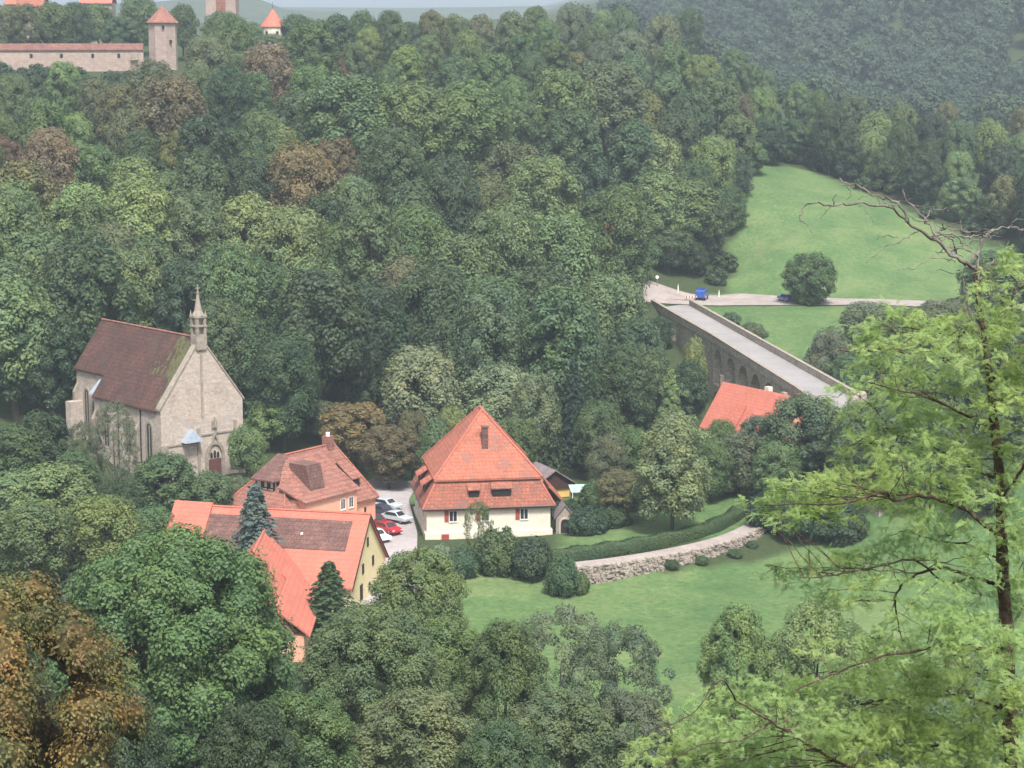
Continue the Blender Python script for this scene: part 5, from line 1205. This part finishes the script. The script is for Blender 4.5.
atdist('broad', 250, 22, 34, 570, 'G', 'green tree between the gate tower and the red cone tower')
atdist('broad', 296, 14, 40, 575, 'E', 'deep green tree right beside the red cone tower')
# scrub right of the bridge
for i, (px, top, w_, Y, col, lab) in enumerate((
(830, 326, 52, 352, 'W', 'greyish shrubby tree right of the small lower meadow'), (868, 300, 62, 385, 'W', 'grey green tree below the road at the meadow foot'), (905, 306, 64, 372, 'G', 'green tree below the meadow road behind the locust'),
(818, 345, 40, 352, 'W', 'small greyish tree beside the bridge parapet'), (850, 352, 56, 340, 'E', 'deep green tree behind the bridge end block'), (895, 345, 70, 345, 'G', 'green tree behind the left foliage of the locust'),
(945, 300, 70, 385, 'W', 'pale grey tree at the right end of the meadow road'), (950, 350, 76, 340, 'G', 'green tree behind the locust trunk'), (1005, 330, 80, 350, 'E', 'deep green tree at the right edge behind the locust'),
(885, 398, 70, 316, 'D', 'dark tree right of the bridge end'), (935, 400, 80, 316, 'E', 'deep green tree behind the middle of the locust'), (1000, 395, 80, 318, 'G', 'green tree behind the right locust boughs'),
(872, 418, 66, 306, 'E', 'deep green tree hiding the near end of the bridge road'), (915, 432, 70, 300, 'G', 'green tree behind the lower left locust foliage'), (968, 430, 70, 300, 'D', 'dark tree just left of the locust trunk on the slope'), (925, 455, 60, 296, 'D', 'dark tree on the slope behind the locust trunk'), (1000, 250, 90, 440, 'G', 'green tree at the right edge above the meadow end'), (985, 282, 70, 420, 'E', 'deep green tree closing the meadow at the right'),
(752, 322, 34, 402, 'W', 'low scrub bush beside the bridge head'), (731, 312, 22, 413, 'G', 'small bush at the bridge head parapet'), (985, 455, 70, 300, 'E', 'deep green tree low behind the locust trunk'))):
    atdist('broad' if w_ > 30 else 'shrub', px, top, w_, Y, col, lab)
_st = rt.getstate()
for x, y, w_, h_, col, lab in ((50, 281, 9, 13.5, 'E', 'deep green tree below the near bridge end seen through the locust twigs'), (57, 279, 10, 12, 'G', 'green tree just left of the locust trunk at bridge road level'),
    (63, 283, 9, 11, 'D', 'dark tree right behind the locust trunk at bridge road level'), (46, 287, 8, 13, 'G', 'green tree between the dark lane bush and the bridge end')):
    plant('full', x, y, w_, h_, col, lab)
rt.setstate(_st)
# in front of the chapel and behind the farm
atdist('sparse', 113, 400, 52, 286, 'W', 'thin birch like tree in front of the chapel side wall', pick=0)
atdist('sparse', 84, 420, 40, 287, 'W', 'slim grey green tree before the chapel choir', pick=1)
atdist('broad', 72, 450, 56, 277, 'E', 'deep green tree at the left foot of the chapel')
atdist('broad', 165, 452, 76, 276, 'E', 'round deep green tree in front of the chapel corner')
atdist('broad', 210, 470, 52, 276, 'G', 'low green tree below the chapel door')
atdist('broad', 234, 476, 50, 284, 'W', 'greyish shrub like tree between chapel door and pink house')
atdist('broad', 120, 480, 60, 270, 'D', 'dark tree between the chapel and the light green tree')
atdist('broad', 52, 462, 96, 262, 'L', 'broad light green tree at lower left below the chapel')
atdist('broad', 8, 470, 80, 258, 'L', 'light green tree at the left edge below the chapel')
atdist('broad', 98, 495, 84, 250, 'L', 'light green tree just left of the red barn roof')
atdist('broad', 30, 500, 90, 244, 'G', 'mid green tree at the left edge above the brown chestnut')
atdist('broad', 150, 505, 60, 258, 'G', 'green tree touching the left verge of the red barn roof')
atdist('broad', 40, 410, 64, 290, 'D', 'dark tree left of the chapel choir')
atdist('broad', 10, 425, 70, 285, 'E', 'deep green tree at the left edge left of the chapel base')
# farm and mill surroundings
def bluespruce(px, foot, w_, top, col, lab):
    for z in (1, 1, 1): p = atz(px, foot, z)
    z = Hgt(p.x, p.y); plant('spruce', p.x, p.y, w_ * p.y / FPX, atd(px, top, p.y).z - z, col, lab, pick=0, z=z)
bluespruce(257, 604, 84, 480, 'U', 'blue grey spruce rising in front of the long barn roof')
bluespruce(330, 634, 74, 558, 'E', 'short dark spruce between orange farmhouse and yellow gable')
atdist('sparse', 478, 500, 30, 268, 'G', 'thin young tree in front of the cream house wall', pick=0)
for px, top, w_, Y, col, lab in ((462, 546, 36, 262, 'E', 'leftmost dark bush under the cream house wall'), (498, 528, 52, 264, 'E', 'broad leafed bush under the middle of the cream house'), (532, 538, 50, 262, 'D', 'dark bush under the right corner of the cream house'),
    (562, 556, 38, 256.5, 'E', 'low bush at the left end of the stone wall'), (580, 572, 22, 257, 'G', 'small weed clump at the foot of the left wall end'), (440, 545, 30, 264, 'S', 'pale bush at the left corner of the cream house'), (566, 500, 40, 285, 'D', 'dark bush beside the stone porch'), (588, 508, 48, 284, 'D', 'dark bush left of the lawn'),
    (612, 505, 44, 285, 'E', 'deep green bush between lawn and porch'), (572, 506, 34, 290, 'W', 'grey bush below the turquoise shelter'), (598, 480, 44, 293, 'E', 'bush behind the lawn bushes'), (560, 512, 30, 284, 'W', 'grey leafless looking bush beside the porch')):
    atdist('shrub', px, top, w_, Y, col, lab)
# along the near bank
atdist('big', 172, 528, 262, 158, (.088, .15, .062), 'very large bright green tree in the lower left foreground', pick=0)
atdist('near', 250, 700, 120, 140, 'D', 'dark green tree at the bottom edge between the large bright tree and its neighbour', pick=1)
atdist('near', 110, 680, 130, 128, 'D', 'dark tree behind the brown chestnut at the bottom left', pick=1)
atdist('near', 418, 548, 108, 215, 'L', 'light green tree right of the yellow barn gable', pick=1)
atdist('big', 372, 604, 165, 178, 'G', 'large mid green tree at the bottom left of centre', pick=0)
atdist('near', 440, 618, 120, 190, 'G', 'green tree in the bottom row left of centre', pick=1)
atdist('near', 300, 690, 130, 152, 'G', 'green tree at the bottom edge under the farmhouse', pick=1)
atdist('near', 505, 620, 100, 182, 'E', 'deep green tree in the bottom row at the centre', pick=0)
atdist('near', 420, 690, 150, 158, 'W', 'green tree cut by the bottom edge left of centre', pick=0)
atdist('sparse', 562, 606, 118, 190, 'W', 'airy grey green tree with visible stems at bottom centre', pick=0)
atdist('sparse', 618, 622, 112, 185, 'W', 'airy olive tree at the edge of the near meadow', pick=1)
atdist('near', 560, 690, 130, 165, 'W', 'deep green tree at the bottom edge below the airy ones', pick=1)
atdist('near', 635, 690, 90, 168, 'W', 'greyish tree at the bottom edge beside the near meadow', pick=0)
atdist('near', 500, 720, 110, 150, 'E', 'deep green tree cut by the bottom edge at the centre', pick=1)
atdist('near', 738, 604, 80, 196, 'P', 'small airy pale green tree in the near meadow', pick=0)
atdist('near', 820, 602, 112, 192, 'P', 'rounded pale tree in the near meadow left of the locust', pick=0)
atdist('near', 885, 636, 116, 184, 'P', 'second rounded pale tree behind the locust boughs', pick=1)
atdist('near', 940, 700, 120, 165, 'G', 'green tree at the bottom right behind the locust', pick=0)
atdist('near', 790, 700, 90, 168, 'P', 'pale green tree at the bottom edge right of centre', pick=1)
atdist('near', 700, 712, 90, 168, 'L', 'light green tree at the bottom edge between the airy trees and the locust')
atdist('near', 975, 648, 110, 176, 'G', 'green tree behind the lowest part of the locust trunk')
# hedge beside the lane
rg = np.random.default_rng(8); P_ = []; N_ = []
HB = [(a[0] + (a[0] - f_[0]) * 1.1, a[1] + (a[1] - f_[1]) * 1.1) for a, f_ in zip(RB, RF)]
for i in range(1, len(HB) - 6):
    a, b_ = np.array(HB[i]), np.array(HB[i + 1]); d = (b_ - a) / np.linalg.norm(b_ - a); nn_ = np.array([-d[1], d[0]])
    k = int(np.linalg.norm(b_ - a) * 900); s_ = rg.random(k); th = rg.uniform(-.25, math.pi + .25, k)
    c = a + (b_ - a) * s_[:, None]; r1 = .85 * (1 + rg.normal(0, .06, k)); r1 = r1 * (1 + .08 * np.sin(c[:, 0] * 1.7))
    off = np.clip(np.cos(th) * 1.3, -1, 1) * r1; z = 2.7 + np.clip(np.sin(th) * 1.25, -.3, 1) * 1.25 * (r1 / .85)
    P_.append(np.c_[c + nn_ * off[:, None], z]); N_.append(np.c_[nn_[None] * np.cos(th)[:, None], np.sin(th)])
P_, N_ = np.concatenate(P_), np.concatenate(N_); V_, F_ = leaves(P_, N_, .10, rg)
me = npmesh('hedge', V_, F_, M['leaf'], np.clip(rg.normal(.5, .18, len(F_)), 0, 1)); hd = mobj('hedge', me); hd.color = (*COL['E'], 1)
tag(hd, 'long clipped dark green hedge running along the gravel lane', 'hedge')
# weeds on the rubble wall
for px, py, w_ in ((672, 560, 16), (702, 556, 14), (735, 549, 18), (752, 541, 14)):
    p = atz(px, py + 4, 1.9); t_ = plant('shrub', p.x, p.y - .3, w_ * .13, 1.1, 'E', {672: 'weed tuft on the middle of the stone wall', 702: 'weed tuft right of the middle of the stone wall', 735: 'weed clump at the right foot of the stone wall', 752: 'rightmost weed clump on the stone wall'}[px], z=1.5)

# ------------------------------------------------------------------ far wood beyond the ridge: too many to count
rg = np.random.default_rng(4); Vs, Fs, vals, o = [], [], [], 0
cm = crown_mesh('tmp', 99, n=2600, leaf=.33, lobes=30, h0=1)
cv = np.empty(len(cm.vertices) * 3, np.float32); cm.vertices.foreach_get('co', cv); cv = cv.reshape(-1, 3)
cf = np.empty(len(cm.loops), np.int32); cm.loops.foreach_get('vertex_index', cf); cf = cf.reshape(-1, 4)
ca = np.empty(len(cf), np.float32); cm.attributes['v'].data.foreach_get('value', ca); bpy.data.meshes.remove(cm)
for k in range(760):
    y = 745 + 560 * rg.random() ** 1.1; x = rg.uniform(.035, .30) * y + rg.uniform(-12, 12)
    if y > 900 and x < 36: continue
    s_ = rg.uniform(1.3, 2.0); a = rg.uniform(0, 6.28); R_ = np.array([[math.cos(a), -math.sin(a), 0], [math.sin(a), math.cos(a), 0], [0, 0, 1]])
    Vs.append(cv @ R_.T * s_ + np.array([x, y, Hgt(x, y) - 1.5])); Fs.append(cf + o); o += len(cv); vals.append(np.clip(ca + rg.normal(0, .30), 0, 1))
fw = mobj('far_wood', npmesh('far_wood', np.concatenate(Vs), np.concatenate(Fs), M['leaf'], np.concatenate(vals))); fw.color = (.055, .088, .058, 1)
tag(fw, 'bluish wooded hill fading into haze beyond the ridge at upper right', 'forest', kind='stuff')

# undergrowth on the forest floor: saplings and bramble nobody could count
rg = np.random.default_rng(14); Vs, Fs, vals, o = [], [], [], 0
cm = crown_mesh('tmp', 98, n=420, leaf=.32, lobes=12, Rw=2.6, h0=-.6, h1=3.4)
cv = np.empty(len(cm.vertices) * 3, np.float32); cm.vertices.foreach_get('co', cv); cv = cv.reshape(-1, 3)
cf = np.empty(len(cm.loops), np.int32); cm.loops.foreach_get('vertex_index', cf); cf = cf.reshape(-1, 4)
ca = np.empty(len(cf), np.float32); cm.attributes['v'].data.foreach_get('value', ca); bpy.data.meshes.remove(cm)
nput = 0
bx = [(-50, -38), (290, 330)]
while nput < 1500:
    if rg.random() < .8: y = rg.uniform(322, 700); x = rg.uniform(-.27, .27) * y
    else: y = rg.uniform(125, 300); x = rg.uniform(-.27, -.085) * y
    if any(inpoly(x, y, p) for p in (G1, G2, G3, G4, G5, G6)): continue
    if 24 < x < 62 and 300 < y < 440: continue
    if 12 < x < 130 and 415 < y < 445: continue
    if y > 535 and x < -52: continue
    if -76 < x < -34 and 288 < y < 326: continue
    if -48 < x < -8 and 222 < y < 300: continue
    s_ = rg.uniform(.6, 1.3); a = rg.uniform(0, 6.28); R_ = np.array([[math.cos(a), -math.sin(a), 0], [math.sin(a), math.cos(a), 0], [0, 0, 1]])
    Vs.append(cv @ R_.T * s_ + np.array([x, y, Hgt(x, y)])); Fs.append(cf + o); o += len(cv); vals.append(np.clip(ca + rg.normal(0, .2), 0, 1)); nput += 1
ug = mobj('undergrowth', npmesh('undergrowth', np.concatenate(Vs), np.concatenate(Fs), M['leaf'], np.concatenate(vals))); ug.color = (*COL['D'], 1)
tag(ug, 'low dark green undergrowth and saplings covering the forest floor', 'undergrowth', kind='stuff')


# the close row of trees that lines the upper edge of the meadow
edge = [(44, 470), (47, 484), (52, 500), (57, 514), (64, 522), (71, 523), (78, 515), (85, 507), (92, 498), (99, 490), (106, 482), (113, 474), (119, 466), (124, 456)]
ORD = ('first', 'second', 'third', 'fourth', 'fifth', 'sixth', 'seventh', 'eighth', 'ninth', 'tenth', 'eleventh', 'twelfth', 'thirteenth', 'fourteenth')
for i, (x, y) in enumerate(edge):
    col = ('E', 'D', 'G', 'D', 'E', 'G', 'D')[i % 7]
    plant('full', x + 2, y + 3, rt.uniform(9, 13), rt.uniform(9, 14) * (.8 if i < 5 else 1), col, f'{ORD[i]} tree from the left in the {CN[col]} row lining the upper meadow edge', group='trees lining the upper meadow edge')
# ------------------------------------------------------------------ brown chestnut in the lower left corner
m = leafmat('chestnut_foliage', trans=.25, tip=(1.5, 1.4, 1.1), low=(.45, .5, .5)); t = m.node_tree
oi = next(n for n in t.nodes if n.type == 'OBJECT_INFO'); lk = [l for l in t.links if l.from_node == oi][0]; dst = lk.to_socket; t.links.remove(lk)
nn1 = N(t, 'ShaderNodeTexNoise', Scale=.55, Detail=5, Roughness=.7); t.links.new(objcoord(t), nn1.inputs['Vector'])
t.links.new(ramp(t, nn1.outputs[0], [(.30, (.065, .10, .038)), (.46, (.125, .12, .045)), (.58, (.20, .13, .05)), (.74, (.18, .09, .038))]), dst)
cm_ = crown_mesh('crown', 201, Rw=5.0, h0=2.0, h1=13, n=95000, leaf=.058, lobes=95, lob=(.13, .24), profile='dome', mat=m, core=.84)
tm_ = trunk_mesh('trunk', 201, 12, .3, 3, 4, 8)
PROTO['chestnut'] = [(cm_, tm_, 10, 13, 'chestnut_tree')]
t_ = atdist('chestnut', -18, 580, 345, 74, 'B', 'brown and orange horse chestnut filling the lower left corner')
# rooted on the slope just below the viewpoint
# ------------------------------------------------------------------ the locust tree at the right, close to the camera
LD = 30.0
lt = thing('locust_tree', 'feathery light green locust tree with bare dead top branches at the right edge', 'tree', (0, 0, 0))
b0 = atd(1012, 768, LD); gz = Hgt(b0.x + .3, LD); lt.location = (b0.x + .3, LD, gz); LO = Vector(lt.location)
def LPt(px, py, dd=0): return atd(px, py, LD + dd) - LO
rl = random.Random(21)
def curve(pts, k=4):
    P = [Vector(p) for p in pts]; o = []
    for i in range(len(P) - 1):
        p0 = P[max(i - 1, 0)]; p1 = P[i]; p2 = P[i + 1]; p3 = P[min(i + 2, len(P) - 1)]
        for s in range(k):
            u = s / k; o.append(.5 * ((2 * p1) + (p2 - p0) * u + (2 * p0 - 5 * p1 + 4 * p2 - p3) * u * u + (-p0 + 3 * p1 - 3 * p2 + p3) * u ** 3))
    o.append(P[-1]); return o
PXM = LD / FPX
def branch(pts, w0, w1, name='branch', mat='bark_locust', dd=0, dd1=None, wob=.012, mn=8):
    n = len(pts); dd1 = dd if dd1 is None else dd1
    c = curve([LPt(p[0], p[1], dd + (dd1 - dd) * i / max(1, n - 1)) for i, p in enumerate(pts)], 5)
    c = [p + Vector((rl.uniform(-wob, wob), rl.uniform(-wob, wob), rl.uniform(-wob, wob))) if 0 < i < len(c) - 1 else p for i, p in enumerate(c)]
    r_ = [(w0 + (w1 - w0) * (i / (len(c) - 1)) ** .8) * PXM / 2 for i in range(len(c))]
    mb = MB(); mb.tube(c, r_, mn); mb.build(name, M[mat], lt, smooth=True); return c, r_
trk = [Vector((0, 0, -.6)), Vector((0, 0, .0)), LPt(1018, 820)]
c = curve([Vector((.1, 0, -.6)), Vector((.05, 0, (LPt(1018, 900).z) * .5)), LPt(1016, 900)] + [LPt(*p) for p in ((1012, 768), (1009, 700), (1007, 640), (1003, 575), (1001, 520), (999, 470), (994, 420), (990, 385), (985, 345), (978, 300), (975, 268))], 5)
r_ = []
for i in range(len(c)): u = i / (len(c) - 1); r_.append((.135 if u < .2 else .135 - .110 * ((u - .2) / .8) ** .75) * (1 + rl.uniform(-.13, .13)))
mb = MB(); mb.tube(c, r_, 12); mb.build('trunk', M['bark_locust'], lt, smooth=True)
ATT = list(c[18:])
dead = [([(975, 268), (951, 254), (931, 238), (908, 222), (888, 207), (857, 203), (834, 205), (810, 203), (803, 210), (800, 221)], 6, 1.2, -.2, -1.2),
 ([(908, 222), (900, 205), (890, 200), (877, 197), (857, 185), (846, 184), (840, 179)], 4, 1.2, -.9, -.7),
 ([(953, 256), (940, 240), (926, 222), (912, 205), (905, 198), (903, 190)], 4, 1, 0, .5),
 ([(978, 298), (977, 262), (980, 248), (982, 238), (988, 234), (996, 230), (1010, 227), (1024, 231)], 5, 2, 0, .8),
 ([(975, 268), (962, 262), (955, 250), (952, 240), (946, 236), (935, 232)], 4, 1, .3, -.3),
 ([(935, 236), (950, 234), (965, 238), (980, 234), (993, 229)], 3, 2, -.1, .6),
 ([(931, 238), (944, 229), (962, 231), (975, 232)], 3, 1, .2, .6),
 ([(966, 268), (972, 252), (968, 245), (960, 243)], 3, 1, 0, .4), ([(982, 272), (992, 262), (1003, 259), (1012, 262)], 2.4, .8, .1, .8),
 ([(918, 231), (905, 239), (888, 246), (876, 255), (865, 263)], 2, .8, -.4, -1.2), ([(898, 238), (885, 236), (878, 240)], 1.6, .8, -.8, -.8),
 ([(955, 262), (935, 258), (915, 268), (900, 270), (893, 285)], 1.6, .7, -.2, -1.0), ([(960, 275), (940, 270), (925, 280)], 1.4, .7, .1, -.5),
 ([(888, 207), (898, 203), (912, 199)], 2, .8, -.8, -.4), ([(926, 222), (930, 212), (945, 209), (949, 211)], 2.2, .8, -.1, .3), ([(857, 203), (866, 210), (873, 222)], 1.6, .7, -1, -1.2),
 ([(834, 205), (825, 212), (821, 220)], 1.4, .6, -1.1, -1.2), ([(877, 197), (866, 196), (858, 200)], 1.2, .6, -.7, -.6), ([(968, 300), (962, 280), (964, 270)], 2.4, 1.4, .1, .1), ([(985, 345), (972, 322), (968, 300)], 3, 2.2, .1, .1)]
for pts_, w0, w1, d0, d1 in dead: branch(pts_, w0 * .72, w1 * .8, 'dead_branch', 'bark_dead', d0, d1, wob=.022, mn=5)
for k in range(46):            # fine dead twigs along the bare top
    pts_, w0, w1, d0, d1 = dead[rl.randrange(8)]; j = rl.randrange(1, len(pts_)); a = pts_[j]; ang_ = rl.uniform(0, 6.283); ln_ = rl.uniform(7, 24); dq = d0 + (d1 - d0) * j / (len(pts_) - 1)
    branch([a, (a[0] + ln_ * .5 * math.cos(ang_) + rl.uniform(-2, 2), a[1] + ln_ * .4 * math.sin(ang_) + rl.uniform(-2, 2)), (a[0] + ln_ * math.cos(ang_ + .3), a[1] + ln_ * .7 * math.sin(ang_ + .3))], 1.4, .6, 'dead_twig', 'bark_dead', dq, dq + rl.uniform(-.3, .3), wob=.01, mn=4)
live = [([(988, 352), (966, 347), (943, 363), (927, 359), (896, 351), (865, 351), (838, 351)], 4, 1, 0, -1.6), ([(943, 363), (946, 345), (944, 334)], 2, 1, -.5, -.6),
 ([(994, 378), (1002, 368), (1009, 363), (1030, 348)], 5, 3, 0, .6), ([(996, 404), (1010, 392), (1028, 380)], 5, 3, .1, .8),
 ([(1003, 545), (995, 532), (984, 525), (967, 510), (941, 500), (918, 496), (893, 500), (884, 492), (856, 500), (839, 504), (800, 504), (765, 505)], 6, 1.2, 0, -2.6),
 ([(1003, 590), (990, 582), (971, 577), (942, 568), (912, 577), (897, 592), (895, 605), (899, 632)], 5, 1.6, .2, 1.0), ([(971, 577), (945, 583), (915, 560), (880, 566), (835, 575), (800, 578)], 3, 1, .3, -1.2),
 ([(1006, 655), (980, 648), (950, 645), (916, 651), (877, 658), (830, 675), (795, 690)], 5, 1.2, 0, -1.8), ([(1008, 712), (1001, 709), (967, 696), (933, 696), (899, 696), (860, 705)], 4, 1.2, 0, 1.0),
 ([(1010, 780), (960, 790), (900, 785), (843, 764), (805, 743), (771, 722), (735, 700)], 6, 1.2, 0, -2.0), ([(771, 722), (740, 740), (700, 745), (660, 768)], 2, .8, -1.6, -2.6),
 ([(735, 700), (720, 680), (690, 715), (650, 730)], 2, .7, -2, -3), ([(1000, 480), (975, 470), (950, 455), (915, 440), (880, 430)], 4, 1.2, 0, 1.2), ([(994, 430), (965, 415), (930, 398), (890, 388), (868, 382)], 3.5, 1, 0, -1.0),
 ([(1008, 700), (960, 740), (900, 745), (850, 735)], 3, 1, .2, 1.4), ([(985, 345), (1000, 325), (1012, 300), (1022, 275)], 3, 1, 0, .8), ([(1000, 500), (1015, 480), (1030, 455)], 4, 2.5, 0, -.8), ([(1006, 640), (1018, 615), (1030, 600)], 4, 2.5, 0, .8), ([(1002, 560), (970, 545), (935, 540), (905, 530)], 3, 1, .1, 1.5)]
for pts_, w0, w1, d0, d1 in live: c_, _ = branch(pts_, w0, w1, 'branch', 'bark_locust', d0, d1); ATT += c_[3:]
ATTA = np.array([tuple(p) for p in ATT])
pads = [(1016, 380, 18, 16, 70), (1016, 455, 16, 22, 80), (1018, 560, 14, 22, 70), (968, 335, 30, 16, 90), (880, 475, 60, 12, 110), (925, 480, 50, 12, 110), (905, 545, 50, 9, 70), (1015, 600, 14, 26, 80), (960, 625, 40, 12, 90), (940, 655, 60, 10, 90), (850, 650, 50, 8, 50), (750, 735, 60, 12, 110), (880, 725, 60, 12, 120), (1008, 268, 26, 16, 90), (1002, 300, 34, 22, 170), (1010, 335, 26, 18, 120), (905, 322, 48, 13, 150), (950, 330, 30, 12, 90), (878, 338, 26, 9, 60), (930, 350, 60, 14, 200), (985, 372, 40, 14, 130), (890, 368, 40, 12, 110), (872, 392, 50, 15, 150), (935, 392, 60, 18, 230),
 (1005, 408, 28, 18, 120), (895, 420, 52, 17, 190), (955, 428, 50, 18, 200), (868, 448, 40, 12, 110), (915, 455, 55, 16, 200), (980, 462, 44, 18, 180), (850, 475, 36, 10, 90), (790, 492, 34, 11, 120), (762, 502, 18, 8, 50), (822, 486, 36, 12, 130), (800, 510, 50, 9, 120), (850, 500, 50, 14, 170), (905, 492, 50, 14, 150), (960, 505, 50, 16, 180),
 (1012, 520, 20, 24, 110), (930, 532, 50, 13, 120), (795, 572, 34, 9, 80), (835, 562, 42, 11, 120), (880, 560, 40, 11, 90), (900, 588, 60, 13, 130), (960, 560, 44, 18, 140), (845, 600, 50, 9, 60), (985, 598, 36, 22, 160), (930, 618, 50, 16, 130), (880, 640, 46, 9, 60), (975, 648, 44, 20, 170), (1010, 660, 20, 30, 100),
 (900, 668, 60, 14, 170), (830, 680, 50, 12, 140), (770, 690, 50, 13, 140), (945, 690, 60, 20, 230), (870, 705, 66, 18, 240), (790, 720, 70, 18, 260), (720, 722, 56, 14, 170), (730, 700, 40, 12, 80), (680, 752, 56, 14, 170), (740, 755, 70, 16, 220), (820, 752, 80, 20, 280), (900, 738, 70, 22, 270), (965, 735, 50, 26, 230), (1005, 720, 24, 34, 150), (880, 775, 110, 18, 250), (975, 775, 60, 18, 160), (700, 778, 70, 12, 120)]
rg = np.random.default_rng(31); LB, LDir, LS = [], [], []; tw_ = MB()
for (cx, cy_, rx, ry, n_) in pads:
    dd0 = rg.normal(0, .7); pc = np.array(tuple(LPt(cx, cy_, dd0)))
    n_ = int(n_ * (3.3 if cy_ < 600 else 4.6)); limbs_ = []
    cand = ATTA - pc; dist = np.linalg.norm(cand * np.array([1, .6, 1.6]), axis=1); near_ = np.argsort(dist)[:8]
    for k in range(3):                      # thin limbs carry the spray from the bough
        s0 = ATTA[near_[min(7, k * 3)]]; e = pc + np.array([rg.uniform(-.9, .9) * rx, rg.normal(0, .4) * rx, rg.uniform(-.6, .5) * ry]) * PXM
        mid = (s0 + e) / 2 + np.array([rg.normal(0, .05), rg.normal(0, .05), .05]); c_ = [(1 - u) ** 2 * s0 + 2 * u * (1 - u) * mid + u * u * e + rg.normal(0, .012, 3) for u in np.linspace(0, 1, 8)]
        tw_.tube(c_, list(np.linspace(.009, .003, 8)), 4); limbs_ += c_[2:]
    limbs_ = np.array(limbs_)
    for k in range(max(6, n_ // 13)):       # tufts of leaves
        a = rg.uniform(0, 6.283); rr_ = rg.random() ** .55
        e = pc + np.array([math.cos(a) * rr_ * rx * 1.12 * PXM, rg.normal(0, .42) * rx * PXM, math.sin(a) * rr_ * ry * 1.45 * PXM])
        e[2] -= .10 * rr_ ** 2 * rx * PXM
        j = int(np.argmin(np.linalg.norm(limbs_ - e, axis=1))); st = limbs_[j]; dl = np.linalg.norm(e - st)
        if dl < .38: tw_.tube([st, (st + e) / 2 + rg.normal(0, .02, 3), e], [.0035, .003, .002], 3)
        td = rg.normal(0, 1, 3) * np.array([1, 1, .25]); td[0] += (e[0] - pc[0]) / (rx * PXM) * .8; td /= np.linalg.norm(td)
        for q in range(13):
            u = rg.uniform(-.5, .5); p = e + td * u * .16 + rg.normal(0, .02, 3)
            sd = np.cross(td, [0, 0, 1]); ld = sd * (1 if q % 2 else -1) * rg.uniform(.3, 1) + td * rg.uniform(-.1, .8) + np.array([0, 0, rg.uniform(-.5, .35)]) + rg.normal(0, .3, 3)
            LB.append(p); LDir.append(ld / np.linalg.norm(ld))
tw_.build('twigs', M['bark_locust'], lt)
LB, LDir = np.array(LB), np.array(LDir); nl = len(LB)
S_ = np.cross(LDir, np.array([0, 0, 1.0]) + rg.normal(0, .5, (nl, 3))); S_ /= np.linalg.norm(S_, axis=1)[:, None]
U_ = np.cross(S_, LDir); Ln = rg.uniform(.07, .15, nl)[:, None]; dr = rg.uniform(.05, .3, nl)[:, None]
Vs, vals = [], []; lv = np.clip(rg.normal(.5, .17, nl), 0, 1)
NP = 6
for k in range(NP):
    t0 = (k + .7) / NP
    base = LB + LDir * Ln * t0 - np.array([0, 0, 1]) * dr * Ln * t0 ** 2
    for sg in (-1, 1):
        ll = .027 * (1 - .45 * abs(t0 - .45)) * (Ln / .11) ** .5; dv = S_ * sg * .9 + LDir * .4 + U_ * rg.uniform(-.25, .1, (nl, 1)) - np.array([0, 0, .12]); wv = LDir * .5 - S_ * sg * .2
        w_ = ll * .55
        Vs.append(np.stack([base, base + dv * ll * .5 + wv * w_, base + dv * ll, base + dv * ll * .5 - wv * w_], 1)); vals.append(np.clip(lv + rg.normal(0, .07, nl), 0, 1))
V_ = np.concatenate(Vs).reshape(-1, 3); F_ = np.arange(len(V_)).reshape(-1, 4)
fo = mobj('foliage', npmesh('foliage', V_, F_, M['leaf_locust'], np.concatenate(vals)), lt); fo.color = (.34, .47, .19, 1)
print('leaflets', len(F_))
# ------------------------------------------------------------------ haze: the air of the valley
m = bpy.data.materials.new('haze'); m.use_nodes = True; t = m.node_tree; t.nodes.clear()
out = t.nodes.new('ShaderNodeOutputMaterial'); pv_ = t.nodes.new('ShaderNodeVolumePrincipled')
pv_.inputs['Color'].default_value = (.74, .88, 1.0, 1); pv_.inputs['Density'].default_value = 0.00026; pv_.inputs['Anisotropy'].default_value = .2
t.links.new(pv_.outputs[0], out.inputs['Volume'])
mb = MB(); mb.box(-7000, -3500, -60, 7000, 9000, 150); tag(mb.build('haze', m), kind='stuff')
